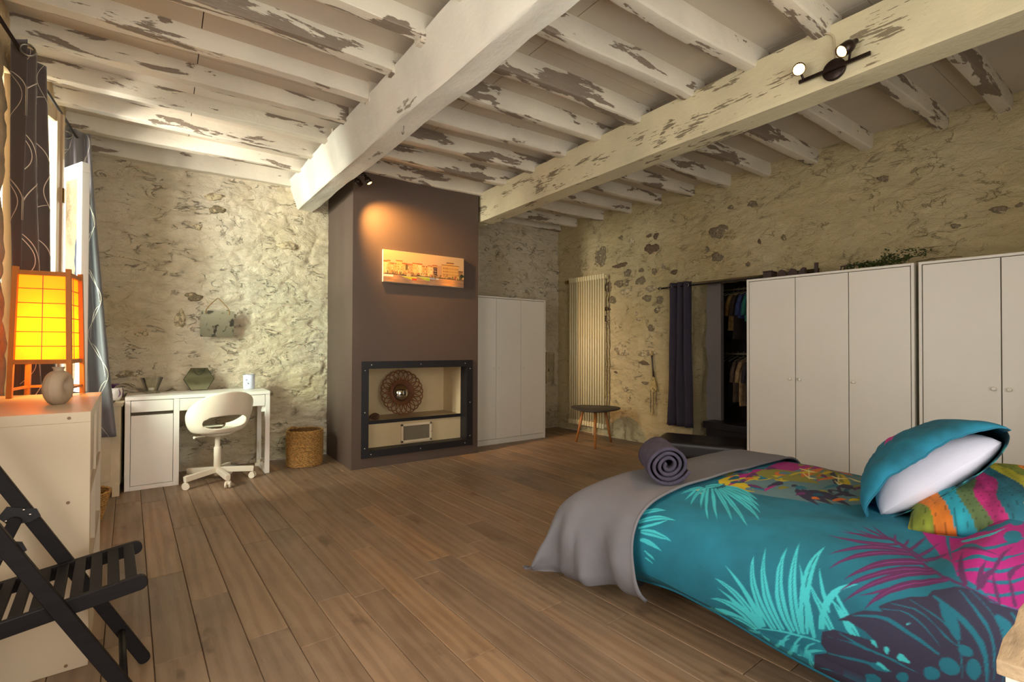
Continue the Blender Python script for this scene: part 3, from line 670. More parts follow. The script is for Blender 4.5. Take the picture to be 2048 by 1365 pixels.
# ================================================================ CLOSET OPENING: curtain, rod, step, bench, clothes
MT['plum'] = plain('aubergine_curtain', (54, 47, 60), .85, .1, 8, .15, 300); MT['rod'] = plain('dark_rod', (44, 38, 38), .45, .05, metal=.5)
def cloth_strip(top, bot, z1, z0, waves, amp, n=90, nz=30, ph=0., pinch=1., normal=(1, 0, 0), wob=0., sag=0.):
    top = np.array(top, float); bot = np.array(bot, float); G = []; nrm = np.array(normal, float)
    for i in range(n):
        t = i/(n-1); row = []
        for j in range(nz):
            f = j/(nz-1); a = top[0]*(1-t)+top[1]*t; b = bot[0]*(1-t)+bot[1]*t; ff = f**1.2; p = a*(1-ff)+b*ff
            am = amp*(pinch+(1-pinch)*min(1, f*3))*(1+.15*math.sin(f*5+t*9))
            off = am*math.sin(2*PI*waves*t+ph+.5*math.sin(f*2.2))+wob*math.sin(11*f+7*t)*f
            row.append((p[0]+nrm[0]*off, p[1]+nrm[1]*off, z1*(1-f)+z0*f+sag*math.sin(3*t)*f))
        G.append(row)
    return np.array(G)
def grommet(parent, p, mat, r=.021):
    return MB().tube([(p[0]+.0, p[1]+r*math.cos(a*PI/8), p[2]+r*math.sin(a*PI/8)) for a in range(16)], .005, 6, closed=True).build('grommet', mat, parent)
rz_ = math.atan2(RD[1], RD[0])
rod2 = root('curtain_rod', 'dark curtain rod across the closet opening', 'curtain rod', on_right(3.66, 1.838, .09), rz_)
MB().cyl((0, 0, 0), (1.25, 0, .0), .0095, 10).build('pole', MT['rod'], rod2)
fin = MB(); 
for k in range(4):
    a = k*PI/2; fin.tube([(-.002, 0, 0), (-.022, .018*math.cos(a), .018*math.sin(a)), (-.04, .017*math.cos(a+.8), .017*math.sin(a+.8)), (-.06, 0, 0)], .003, 5)
o = fin.build('finial', MT['rod'], rod2); o['kind'] = 'stuff'
br = MB(); br.bar((.13, .09, .0), (.13, 0, .0), .014, .014); br.bar((.13, .0, -.005), (.13, .0, .05), .014, .014, (0, 1, 0)); br.build('bracket', MT['rod'], rod2)
c1, c2 = on_right(3.575, 0, .09), on_right(3.29, 0, .09); d1, d2 = on_right(3.60, 0, .10), on_right(3.255, 0, .09)
cur = root('closet_curtain', 'dark aubergine curtain pulled to the left of the closet opening', 'curtain', (0, 0, 0))
G = cloth_strip((c1[:2], c2[:2]), (d1[:2], d2[:2]), 1.885, .285, 3.4, .032, ph=.6, normal=(1, 0, 0), wob=.008)
o = MB().grid(G, True).build('cloth', MT['plum'], cur); solid(o, .003, 0)
for i in (14, 76): 
    p = G[i, 0]; grommet(cur, (p[0]-.012, p[1], 1.842), MT['steel'])

MT['leather'] = plain('black_leather', (38, 34, 34), .38, .1, 10, .25, 180); MT['blackp'] = plain('black_painted_step', (34, 31, 33), .4, .08, 5)
stp = root('closet_step', 'black painted step leading up into the closet', 'step', (0, 0, 0))
MB().box(4.90, 5.45, 2.10, 3.285, .27, .345).build('tread', MT['blackp'], stp, bevel=.008); MB().box(4.94, 5.45, 2.12, 3.265, 0, .272).build('riser', MT['blackp'], stp)
bn = root('leather_bench', 'low black leather bench in front of the closet opening', 'bench', (3.88, 3.12, 0), math.atan2(-.72, .35))
bmx = MB(); bmx.box(-.01, .80, -.0, .50, .11, .272); o = bmx.build('cushion', MT['leather'], bn, bevel=.05, seg=4)
for f in o.data.polygons: f.use_smooth = True
MB().box(.03, .77, .03, .47, .05, .11).build('frame', MT['blackp'], bn, bevel=.005)
for (x, y) in ((.06, .06), (.74, .06), (.06, .44), (.74, .44)): MB().cyl((x, y, 0), (x, y, .05), .02, 10).build('leg', MT['blackp'], bn)

MT['chrome'] = plain('pale_rail', (190, 176, 150), .35, .05, metal=.6)
for nm, z in (('upper', 1.86), ('lower', 1.085)):
    ra = root('clothes_rail', f'{nm} clothes rail inside the closet', 'rail', (5.62, 2.9, z)); MB().cyl((0, -1.3, 0), (0, 1.3, 0), .013, 10).build('pole', MT['chrome'], ra)
    MB().box(-.02, .02, 1.3, 1.31, -.03, .03).build('socket', MT['chrome'], ra)
    MB().box(-.02, .02, -1.31, -1.3, -.03, .03).build('socket', MT['chrome'], ra)
def garment(y, z, L, w, rgb, label, sleeve=True, seed=0, th=.02, pants=False):
    r = random.Random(seed); g = root('garment', label, 'garment', (5.62, y, z), r.uniform(-.02, .02), 'clothes hanging in the closet')
    hg = MB().tube([(0, 0, 0), (0, .0, .018), (.014, 0, .03), (.0, 0, .0), (0, 0, -.03)], .0025, 5); hg.tube([(-w*.45, 0, -.085), (0, 0, -.03), (w*.45, 0, -.085)], .005, 6); hg.build('hanger', MT['chrome'], g)
    n, m = 22, 20; prof = []
    for i in range(n):
        t = i/(n-1); x = (t-.5)*2; top = -.038-.062*abs(x)**1.1; wid = w/2; row = []
        for j in range(m):
            f = j/(m-1); a = 2*PI*j/m
            row.append(0)
        prof.append(row)
    G = []
    for j in range(18):
        f = j/17; row = []
        for k in range(28):
            a = 2*PI*k/28; cx = math.cos(a); sx = math.sin(a)
            ww = w/2*(1+.10*f)*(.93+.07*math.sin(4*f+seed)); t_ = th*(.5+.8*f)*(1+.35*math.sin(5*a+seed+3*f))
            zt = -.04-.065*abs(cx)**1.2
            row.append((ww*cx, t_*sx+.006*math.sin(9*f+seed)*f, zt+(-L-zt)*f))
        G.append(row+[row[0]])
    G = np.array(G); o = MB().grid(G, True).build('body', plain('cloth_%d' % seed, rgb, .9, .2, 20, .2, 120), g)
    if sleeve:
        for s in (-1, 1):
            MB().tube([(s*w*.42, 0, -.10), (s*w*.52, .01, -.2), (s*w*.55, .015, -.33)], [.026, .024, .022], 10).build('sleeve', o.data.materials[0], g)
    return g
CL = [(1.86, [(3.50, .62, (46, 40, 40), 'black garment at the left end of the upper closet rail'), (3.42, .58, (60, 48, 40), 'dark brown jacket on the upper closet rail'), (3.345, .55, (40, 40, 46), 'charcoal top on the upper closet rail, left of the tan garment'),
             (3.285, .50, (196, 156, 96), 'tan patterned garment on the upper closet rail'), (3.22, .60, (66, 52, 44), 'dark speckled garment on the upper closet rail, right of the tan one'), (3.155, .36, (72, 84, 140), 'blue shirt on the upper closet rail'), (3.085, .40, (54, 132, 116), 'green shirt at the right of the upper closet rail'), (3.02, .8, (120, 130, 128), 'long grey-green garment behind the wardrobe edge on the upper rail')]),
      (1.085, [(3.50, .60, (50, 44, 42), 'black garment at the left end of the lower closet rail'), (3.43, .62, (42, 38, 40), 'black dress on the lower closet rail'), (3.36, .58, (76, 66, 60), 'dark grey garment on the lower closet rail'), (3.295, .6, (30, 28, 30), 'jet black garment in the middle of the lower closet rail'), (3.225, .56, (120, 98, 84), 'taupe garment on the lower closet rail'), (3.155, .60, (214, 178, 132), 'beige shirt on the lower closet rail'), (3.08, .58, (70, 64, 66), 'dark garment right of the beige shirt on the lower rail')])]
q = 0
for z, L in CL:
    for (y, ln, c, lb) in L: garment(y, z, ln, .42, c, lb, True, q); q += 1

# long-necked ornament with hanging bead strings on the right wall
MT['bone'] = plain('carved_pale_wood', (196, 172, 112), .6, .2, 40, .3, 80); MT['bead'] = plain('dark_bead', (58, 46, 36), .5, .1)
og = root('beaded_ornament', 'long-necked carved ornament with bead strings on the stone wall', 'ornament', on_right(3.815, .62, .04), rz_)
ol = [(0, .21), (-.018, .17), (-.035, .11), (-.042, .06), (-.036, .03), (0, .015), (.036, .03), (.042, .06), (.035, .11), (.018, .17)]
MB().prism(ol, -.012, .012, Matrix.Rotation(PI/2, 4, 'X')).build('body', MT['bone'], og, bevel=.004)
nk = MB().tube([(0, 0, .19), (-.012, 0, .30), (-.022, 0, .40), (-.026, 0, .445)], [.013, .009, .009, .012], 8); nk.build('neck', MT['bead'], og)
hdm = MB(); hdm.ico((-.028, 0, .455), .016, (1, .8, 1.1), 2); hdm.tube([(-.028, 0, .46), (-.045, 0, .49)], [.008, .003], 6); hdm.tube([(-.028, 0, .46), (-.012, 0, .495)], [.008, .003], 6); hdm.build('head', MT['bone'], og)
for (x, z) in ((0, .155), (-.003, .055), (.018, .04)): MB().ico((x, -.012, z), .0075, (1, .5, 1), 1).build('sound_hole', MT['bead'], og)
for i, (x, L) in enumerate(((-.04, .26), (-.012, .30), (.0, .28), (.014, .30), (.04, .16))):
    sb = MB(); sb.tube([(x, -.002, .03), (x+.004*math.sin(i), -.004, .03-L)], .0028, 5)
    n = int(L/.022)
    for k in range(n): sb.ico((x+.004*math.sin(i)*k/n, -.003, .018-k*.022), .0048, (1, 1, 1.2), 1)
    o = sb.build('bead_string', MT['bone'] if i % 2 else MT['bead'], og); o['kind'] = 'stuff'

# ================================================================ DESK CORNER
MT['white_d'] = plain('white_desk_lacquer', (236, 231, 220), .4, .02, 2.)
dk = root('desk', 'white desk with a drawer cupboard at its left against the stone wall', 'desk', (-.247, 4.985, 0), math.radians(.8))
W, D, H = 1.05, .47, .75
MB().box(0, W, -.004, D, H-.028, H).build('desk_top', MT['white_d'], dk, bevel=.002)
c = MB(); c.box(0, .035, 0, D, 0, H-.028); c.box(.32, .36, 0, D, 0, H-.028); c.box(.035, .32, .02, D, .0, .04); c.box(.035, .32, D-.012, D, .04, H-.03); c.box(.035, .32, .0, .03, 0, .035); c.build('pedestal', MT['white_d'], dk, bevel=.0015, seg=1)
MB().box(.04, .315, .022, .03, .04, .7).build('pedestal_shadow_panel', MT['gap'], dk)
MB().box(.038, .317, .001, .02, .625, .718).build('drawer', MT['white_d'], dk, bevel=.0015, seg=1)
dr = MB().box(.038, .317, .001, .02, .038, .598).build('door', MT['white_d'], dk, bevel=.0015, seg=1)
MB().box(.362, 1.008, .001, .02, .618, .718).build('drawer', MT['white_d'], dk, bevel=.0015, seg=1)
MB().box(.36, 1.01, .02, D-.02, .64, H-.028).build('drawer_box', MT['white_d'], dk)
lg = MB(); lg.box(1.012, 1.05, 0, .04, .0, H-.028); lg.box(1.012, 1.05, D-.04, D, 0, H-.028); lg.box(1.012, 1.05, .04, D-.04, 0, .035); lg.box(1.012, 1.05, .04, D-.04, .64, H-.028); lg.build('sled_leg', MT['white_d'], dk, bevel=.002)
bk = MB(); bk.box(.985, 1.014, .02, .05, .56, .625); bk.build('leg_bracket', MT['white_d'], dk, bevel=.006)

# swivel chair
MT['white_p'] = plain('white_plastic', (234, 226, 204), .38, .02, 2.)
ch = root('swivel_chair', 'white plastic bucket swivel chair pushed up to the desk', 'chair', (.385, 4.925, 0), math.radians(14))
NU, NV = 60, 26
def shell_pt(u, v):
    # u: -1..1 around the tub (0 = middle of the back), v: 0 seat edge .. 1 rim
    th = u*math.radians(148); c_ = .5+.5*math.cos(th*180/148*1.0)
    rim = .475+.315*max(0., c_)**.85
    zb = .435+.012*(1-c_)
    z = zb+(rim-zb)*v**1.15
    rb = .165; rt = .235+.02*math.cos(th)
    r_ = rb+(rt-rb)*(math.sin(v*PI/2))**.75*(.55+.45*c_ if v > 0 else 1)
    lean = -.055*v*c_
    return (1.13*r_*math.sin(th), -r_*math.cos(th)*.95+lean, z)
G = np.array([[shell_pt(-1+2*i/(NU-1), j/(NV-1)) for j in range(NV)] for i in range(NU)])
sh = MB(); vs = G.reshape(-1, 3).tolist(); fs = []
hu, hv, u0, v0 = .30, .165, 0., .33
def inside(i, j):
    u = -1+2*i/(NU-1); v = j/(NV-1); return (abs((u-u0)/hu)**2.6+abs((v-v0)/hv)**2.6) < 1
# snap verts near the rim of the hand hole onto its outline
for i in range(NU):
    for j in range(NV):
        u = -1+2*i/(NU-1); v = j/(NV-1); s_ = (abs((u-u0)/hu)**2.6+abs((v-v0)/hv)**2.6)**(1/2.6)
        if .78 < s_ < 1.22: vs[i*NV+j] = list(shell_pt(u0+(u-u0)/s_, v0+(v-v0)/s_))
for i in range(NU-1):
    for j in range(NV-1):
        uc = -1+2*(i+.5)/(NU-1); vc = (j+.5)/(NV-1)
        if (abs((uc-u0)/hu)**2.6+abs((vc-v0)/hv)**2.6) < 1: continue
        fs.append((i*NV+j, (i+1)*NV+j, (i+1)*NV+j+1, i*NV+j+1))
sh.add(vs, fs, True)
# seat pan: from the tub's foot inwards
pan = []
for i in range(NU):
    p = G[i, 0]; pan.append([tuple(p), (p[0]*.7, p[1]*.7, p[2]-.004), (p[0]*.35, p[1]*.35, p[2]-.008), (0, 0, .43)])
sh.grid(np.array(pan), True)
fwd = []
for i in range(24):
    t = i/23; th = math.radians(148)+t*math.radians(64); fwd.append([(.168*math.sin(th), -.16*math.cos(th), .449), (.232*math.sin(th), -.245*math.cos(th), .452), (.24*math.sin(th), -.252*math.cos(th), .445)])
sh.grid(np.array(fwd), True)
o = sh.build('shell', MT['white_p'], ch); solid(o, .010, 0); subsurf(o, 1)
MB().lathe([(0, .385), (.05, .388), (.10, .402), (.13, .418), (.13, .425), (0, .428)], n=28).build('swivel_plate', MT['white_p'], ch)
MB().tube([(-.02, 0, .405), (-.17, -.03, .405), (-.19, -.035, .405)], [.006, .006, .011], 8).build('height_lever', MT['white_p'], ch)
MB().lathe([(0, .06), (.028, .06), (.028, .29), (.026, .30), (.02, .302), (.02, .395), (0, .395)], n=18).build('column', MT['white_p'], ch)
for k in range(5):
    a = math.radians(-92+72*k); ex, ey = .275*math.cos(a), .275*math.sin(a)
    lg = MB().bar((.02*math.cos(a), .02*math.sin(a), .105), (ex, ey, .083), .034, .045).build('base_arm', MT['white_p'], ch, bevel=.005)
    cs = MB(); ca_ = a+1.1; w_ = Vector((math.cos(ca_), math.sin(ca_), 0)); c0 = Vector((ex*.97, ey*.97, .026))
    for s in (-1, 1): cs.cyl(c0+w_*(s*.008), c0+w_*(s*.022), .026, 16)
    cs.cyl(c0, c0+Vector((0, 0, .05)), .007, 8); cs.box(-.014, .014, -.02, .02, .03, .054, Matrix.Translation((c0.x, c0.y, 0)) @ Matrix.Rotation(ca_-PI/2, 4, 'Z'))
    o = cs.build('caster', MT['white_p'], ch); o['kind'] = 'stuff'

# things on the desk and wall
MT['leadglass'] = plain('dark_green_mirror', (150, 156, 126), .06, .05, 3, metal=.9); MT['lead'] = plain('dark_lead_came', (54, 56, 46), .5, .1, metal=.5)
hx = root('hexagon_mirror', 'hexagonal leaded mirror leaning against the wall on the desk', 'mirror', (.270, 5.385, .7515)); hx.rotation_euler = (math.radians(-15), 0, 0)
pts6 = [(-.118, .105), (-.062, .208), (.066, .208), (.118, .105), (.062, 0.004), (-.062, .004)]
MB().prism(pts6, -.003, .003, Matrix.Rotation(PI/2, 4, 'X')).build('glass', MT['leadglass'], hx)
MB().tube([(x, 0, z) for x, z in pts6], .004, 6, closed=True).build('came', MT['lead'], hx)
MB().tube(catmull([(-.045, -.006, .205), (-.03, -.008, .165), (0, -.008, .145), (.03, -.008, .165), (.045, -.006, .205)], 20), .0022, 6).build('chain', MT['lead'], hx)
MT['tin'] = plain('pale_blue_tin', (206, 210, 226), .4, .04, 8); MT['tinbird'] = plain('grey_bird_print', (110, 110, 128), .6, .1)
tn = root('pen_tin', 'pale cylindrical tin with a bird motif on the desk', 'tin', (.672, 5.33, .7515))
MB().lathe([(0, 0), (.048, 0), (.05, .004), (.05, .136), (.047, .14), (.046, .136), (.046, .01), (0, .01)], n=36).build('can', MT['tin'], tn)
MB().tube([(.0505*math.cos(k*PI/18), .0505*math.sin(k*PI/18), .138) for k in range(36)], .0022, 6, closed=True).build('rim', MT['steel'], tn)
birdp = [(-.018, .082), (-.006, .098), (.004, .096), (.007, .086), (.014, .07), (.02, .052), (.014, .046), (.006, .05), (.002, .066), (-.004, .078), (-.01, .084)]
a0 = math.radians(-118); bmv = MB(); vs = [(.0508*math.cos(a0+x/.05), .0508*math.sin(a0+x/.05), z) for x, z in birdp]; bmv.add(vs, [tuple(range(len(vs)))]); bmv.build('bird_print', MT['tinbird'], tn)
MT['glass'] = mat_glass('clear_glass', (.96, .97, .95, 1)); MT['wax'] = plain('white_wax', (232, 226, 206), .5, .02)
cdh = root('candle_holder', 'clear glass tea light holder with flared panes on the desk', 'candle holder', (-.085, 5.32, .7515), .3)
hm = MB(); hm.box(-.05, .05, -.05, .05, 0, .022); hm.build('glass_foot', MT['glass'], cdh, bevel=.003)
for k in range(4):
    m4 = Matrix.Rotation(k*PI/2, 4, 'Z'); pane = MB().add([m4 @ Vector(p) for p in ((-.036, -.038, .022), (.036, -.038, .022), (.058, -.07, .135), (-.058, -.07, .135), (-.036, -.034, .022), (.036, -.034, .022), (.058, -.066, .135), (-.058, -.066, .135))], [(0, 1, 2, 3), (7, 6, 5, 4), (0, 4, 5, 1), (1, 5, 6, 2), (2, 6, 7, 3), (3, 7, 4, 0)]); pane.build('pane', MT['glass'], cdh)
MB().lathe([(0, .023), (.019, .023), (.019, .045), (0, .046)], n=16).build('tea_light', MT['wax'], cdh)
MT['tarnish'] = NT('tarnished_mirror'); t = MT['tarnish']; co = t.coord(); bl = t.ramp(t.noise(co, 13, 3, .5, .3), [(.57, 0.), (.62, 1.)]); t.col(t.mix(bl, lin(104, 99, 76), lin(44, 40, 28))); t.set(Roughness=.22, Metallic=.75); MT['tarnish'] = t.m
MT['rope'] = plain('jute_rope', (150, 116, 72), .9, .2, 60, .5, 200)
hm_ = root('hanging_mirror', 'small tarnished mirror hung from a rope above the desk', 'mirror', (.415, 5.44, 1.37)); hm_.rotation_euler = (math.radians(7), 0, 0)
q = []
for (sx, sz) in ((1, 1), (-1, 1), (-1, -1), (1, -1)):
    for k in range(5):
        a = math.atan2(sz, sx)-PI/4+k*PI/8; q.append((sx*(.1365-.012)+.012*math.cos(a), sz*(.124-.012)+.012*math.sin(a)))
MB().prism(q, -.005, .005, Matrix.Rotation(PI/2, 4, 'X')).build('plate', MT['tarnish'], hm_)
for s in (-1, 1): MB().tube(catmull([(s*.096, -.008, .09), (s*.09, -.008, .14), (s*.04, -.004, .205), (0, 0, .245)], 14), .0045, 7).build('rope', MT['rope'], hm_)
MB().cyl((0, -.01, .245), (0, .06, .24), .004, 8).build('nail', MT['steel'], hm_)

# woven waste basket: rope coils with twisted strands
MT['sea'] = plain('seagrass_weave', (202, 154, 84), .75, .3, 70, .6, 220, bd=.004); MT['sea_d'] = plain('seagrass_inside', (110, 76, 36), .85, .25, 60, .5, 200)
def coil_basket(parent, r0, r1, h, rings, sq=1., mat=None, lobes=0, bead=.0072, seed=0):
    m = MB(); n = 96
    for i in range(rings):
        f = i/(rings-1); R = r0+(r1-r0)*f+.004*math.sin(3*f+seed); z = bead+f*(h-2*bead); pts = []; rr_ = []
        for k in range(n):
            a = 2*PI*k/n; pts.append((R*math.cos(a)*1., R*math.sin(a)*sq, z+.0015*math.sin(20*a+i*1.9))); rr_.append(bead*(1+.30*math.sin(31*a+i*2.4)))
        m.tube(pts, rr_, 5, closed=True)
    o = m.build('coils', mat or MT['sea'], parent); o['kind'] = 'stuff'
    MB().lathe([(0, .004), (r0-.006, .004), (r1-.008, h-.006), (r1-.006, h-.006), (r0-.003, .002), (0, .002)], n=48, sy=sq).build('lining', MT['sea_d'], parent)
wb = root('waste_basket', 'round woven seagrass basket between the desk and the chimney', 'basket', (1.145, 5.165, 0)); coil_basket(wb, .158, .163, .345, 25, .92)
hdl = MB().tube(catmull([(-.14, .06, .335), (-.135, .065, .352), (-.10, .10, .358), (-.06, .125, .352), (-.05, .13, .335)], 20), .008, 7); hdl.build('handle', MT['sea'], wb)
MT['cable'] = plain('white_cable', (216, 206, 184), .5, .03)
ps_ = root('power_strip', 'white power strip on the floor behind the desk leg', 'power strip', (.79, 5.39, 0), .9)
MB().box(-.07, .07, -.022, .022, 0, .032).build('body', MT['cable'], ps_, bevel=.006); MB().box(-.045, -.01, -.018, .018, .032, .062).build('plug', MT['cable'], ps_, bevel=.005); MB().tube(catmull([(-.03, 0, .06), (-.03, 0, .1), (.0, .03, .16), (.02, .04, .22)], 14), .0035, 6).build('cord', MT['cable'], ps_)
# ================================================================ LEFT SIDE: window, curtains, cabinet, dresser, lamp, folding chair
MT['win_w'] = plain('white_window_paint', (206, 208, 200), .4, .02, 2.); MT['win_b'] = plain('beige_window_frame', (196, 172, 136), .5, .06, 3)
MT['pane'] = mat_glass('window_glass', (.60, .67, .64, 1), .01); MT['pane_c'] = mat_glass('clear_window_glass', (.92, .95, .94, 1), .01)
lrz = math.atan2(LD[1], LD[0])   # local x runs along the wall (towards the back), local -y into the room
def on_left(y, z, off=0.): return Vector((lx(y)+LN[0]*off, y+LN[1]*off, z))
w1 = struct(root('window_1', 'x', 'x', on_left(3.62, .84, -.10), lrz)); del w1['label']; del w1['category']
WL = (4.74-3.62)/LD[1]; WH = 2.62-.84
f = MB(); f.box(0, WL, -.03, .03, 0, .05); f.box(0, WL, -.03, .03, WH-.05, WH); f.box(0, .05, -.03, .03, .05, WH-.05); f.box(WL-.05, WL, -.03, .03, .05, WH-.05); f.build('window_frame', MT['win_w'], w1)
MB().box(-.05, WL+.05, -.16, .10, -.03, -.001).build('window_sill', MT['win_b'], w1, bevel=.005)
# far casement standing ajar into the room
cs = bpy.data.objects.new('casement', None); link(cs, w1); cs.location = (WL-.05, -.09, .02); cs.rotation_euler = (0, 0, PI+math.radians(29))
SW, SH = .50, 1.50
f = MB(); f.box(0, SW, -.022, .022, 0, .065); f.box(0, SW, -.022, .022, SH-.065, SH); f.box(0, .06, -.022, .022, .065, SH-.065); f.box(SW-.06, SW, -.022, .022, .065, SH-.065); f.build('sash_frame', MT['win_w'], cs, bevel=.004)
MB().box(.055, SW-.055, -.003, .003, .06, SH-.06).build('glass', MT['pane'], cs)
# near casement, just ajar beside the near curtain
nc = bpy.data.objects.new('casement', None); link(nc, w1); nc.location = (.04, -.10, .01); nc.rotation_euler = (0, 0, math.radians(-13))
f = MB(); f.box(0, .06, -.022, .022, 0, WH-.03); f.box(.42, .455, -.03, .022, 0, WH-.03); f.box(.455, .475, -.022, .022, 0, WH-.03); f.box(.475, .50, -.034, .022, 0, WH-.03); f.box(.06, .42, -.022, .022, 0, .07); f.box(.06, .42, -.022, .022, WH-.10, WH-.03); f.build('sash_frame', MT['win_b'], nc, bevel=.003)
MB().box(.055, .425, -.003, .003, .06, WH-.09).build('glass', MT['pane_c'], nc); MB().box(.478, .497, -.042, -.034, 1.20, 1.29).build('catch', MT['brass'], nc, bevel=.002)
# unseen second window placed nearer the camera (its daylight falls on the floor)
w2 = MB(); L2 = 1.4; H2 = 1.7
for b in ((0, L2, 0, .06), (0, L2, H2-.06, H2), (0, .06, 0, H2), (L2-.06, L2, 0, H2), (L2/2-.04, L2/2+.04, 0, H2), (0, L2, .9, .94)): w2.box(b[0], b[1], -.03, .03, b[2], b[3])
o = struct(w2.build('window_2', MT['win_w'])); o.location = on_left(.5, .7, -.15); o.rotation_euler = (0, 0, lrz)
w3 = MB()  # unseen glazed doors, added so fill light can enter behind the camera
for b in ((.1, 2.1, 2.37, 2.45), (.1, .18, 0, 2.45), (2.02, 2.1, 0, 2.45), (1.06, 1.14, 0, 2.45), (.1, 2.1, 0, .12)): w3.box(b[0], b[1], -1.03, -.97, b[2], b[3])
struct(w3.build('added_door_1', MT['win_w']))

# curtain pole and curtains
MT['cur'] = plain('taupe_satin_curtain', (82, 72, 70), .5, .06, 6, .1, 300, Sheen_Weight=.3); MT['cur_g'] = plain('grey_satin_curtain', (98, 93, 95), .5, .06, 6, .1, 300, Sheen_Weight=.3)
MT['vine'] = plain('pale_satin_embroidery', (226, 214, 196), .4, .03)
pr = root('curtain_pole', 'curtain pole over the window at the left wall', 'curtain rod', (0, 0, 0))
MB().cyl((-.645, 3.10, 2.68), (-.525, 4.86, 2.68), .009, 10).build('pole', MT['rod'], pr); MB().ico((-.647, 3.07, 2.68), .022, (1, 1, 1), 2).build('finial', MT['rod'], pr)
for y in (3.22, 4.83): 
    xx = -.645+(y-3.10)*.0682; MB().bar((xx, y, 2.68), (lx(y)+.005, y, 2.68), .012, .012).build('bracket', MT['rod'], pr)
def embroid(parent, G, seed, nvine=3):
    r = random.Random(seed); nu, nv = G.shape[:2]; m = MB()
    dU = np.gradient(G, axis=0); dV = np.gradient(G, axis=1); N = np.cross(dU, dV); N /= np.linalg.norm(N, axis=2)[..., None]+1e-9
    def pt(u, v):
        u = min(max(u, 0), 1)*(nu-1.001); v = min(max(v, 0), 1)*(nv-1.001); i, j = int(u), int(v); a, b = u-i, v-j
        P = G[i, j]*(1-a)*(1-b)+G[i+1, j]*a*(1-b)+G[i, j+1]*(1-a)*b+G[i+1, j+1]*a*b; return P, N[i, j]
    def ribbon(path, w):
        for sgn in (1, -1):
            vs = []
            for k, (u, v) in enumerate(path):
                P, n = pt(u, v); Q, _ = pt(*path[min(k+1, len(path)-1)]); Q0, _ = pt(*path[max(k-1, 0)]); t = Q-Q0; sd = np.cross(n, t); sd /= np.linalg.norm(sd)+1e-9
                ww = w*(.35+.65*math.sin(PI*(k+.5)/len(path))); vs += [P+n*sgn*.0035+sd*ww, P+n*sgn*.0035-sd*ww]
            m.add(vs, [(2*k, 2*k+1, 2*k+3, 2*k+2) for k in range(len(path)-1)], True)
    for q in range(nvine):
        u0 = (q+.5)/nvine; ph = r.uniform(0, 6); amp = .5/nvine*.8; wl = r.uniform(3.4, 4.2)
        ribbon([(u0+amp*math.sin(ph+2*PI*wl*k/119), k/119) for k in range(120)], .0024)
        for b in range(int(wl*2)):
            v0 = (b+.6)/(wl*2.05); s_ = 1 if b % 2 else -1
            if v0 > .9: continue
            ribbon([(u0+amp*math.sin(ph+2*PI*wl*v0)+s_*amp*1.5*math.sin(k/24*PI/2), v0+.11*(k/24)**1.6) for k in range(25)], .0026)
    o = m.build('embroidery', MT['vine'], parent); o['kind'] = 'stuff'
def rodpt(y, off=0.): return (-.645+(y-3.10)*.0682+off, y)
c1 = root('window_curtain', 'taupe curtain with pale embroidered vines at the near side of the window', 'curtain', (0, 0, 0))
G = cloth_strip((rodpt(3.50, .0), rodpt(3.86)), ((-.615, 3.52), (-.515, 4.06)), 2.735, .62, 2.4, .038, n=110, nz=60, ph=2.2, wob=.006)
o = MB().grid(G, True).build('cloth', MT['cur'], c1); solid(o, .003, 0); embroid(c1, G, 3, 3)
def ring_to_room(parent, c, r, nx, ny):
    t_ = Vector((-ny, nx, 0)).normalized(); return MB().tube([Vector(c)+t_*(r*math.cos(a*PI/8))+Vector((0, 0, r*math.sin(a*PI/8))) for a in range(16)], .0055, 6, closed=True).build('grommet', MT['steel'], parent)
i_ = int(np.argmin(G[:60, 1, 1])); p = G[i_, 1]; ring_to_room(c1, (p[0]+.004, p[1]-.012, 2.675), .028, .1, -1.)
c2 = root('window_curtain', 'grey curtain with pale embroidered vines behind the open casement', 'curtain', (0, 0, 0))
G = cloth_strip(((-.62, 4.70), (-.46, 4.84)), ((-.56, 4.74), (-.285, 4.795)), 2.735, .475, 2.2, .022, n=90, nz=60, ph=.8, normal=(0, -1, 0), wob=.006)
o = MB().grid(G, True).build('cloth', MT['cur_g'], c2); solid(o, .003, 0); embroid(c2, G, 8, 2)
i_ = int(np.argmin(G[20:60, 1, 1]))+20; p = G[i_, 1]; ring_to_room(c2, (p[0], p[1]-.012, 2.675), .026, .1, -1.)

# small old cabinet beside the desk
MT['oldwhite'] = plain('old_cream_cabinet_paint', (204, 188, 156), .6, .1, 5, .2, 60)
cb_ = root('side_cabinet', 'old cream-painted cabinet between the window wall and the desk', 'cabinet', (-.565, 4.875, 0))
MB().box(-.015, .31, -.02, .53, .69, .715).build('cabinet_top', MT['oldwhite'], cb_, bevel=.006)
MB().box(.0, .295, .0, .51, .075, .69).build('body', MT['oldwhite'], cb_, bevel=.003)
MB().box(.02, .24, -.008, .0, .12, .66).build('door', MT['oldwhite'], cb_, bevel=.003)
for (x, y) in ((.0, .0), (.25, .0), (.0, .46), (.25, .46)): MB().box(x, x+.045, y-.003, y+.045, 0, .08).build('foot', MT['oldwhite'], cb_, bevel=.003)
MT['potw'] = plain('white_ceramic', (226, 220, 214), .3, .03); MT['purple'] = plain('purple_glaze', (92, 50, 96), .4, .15)
pt_ = root('patterned_pot', 'white pot with purple leaf pattern on the old cabinet', 'pot', (-.335, 5.12, .7155))
MB().lathe([(0, 0), (.05, 0), (.062, .03), (.066, .08), (.06, .105), (.054, .105), (.058, .08), (.05, .02), (0, .015)], n=30).build('pot', MT['potw'], pt_)
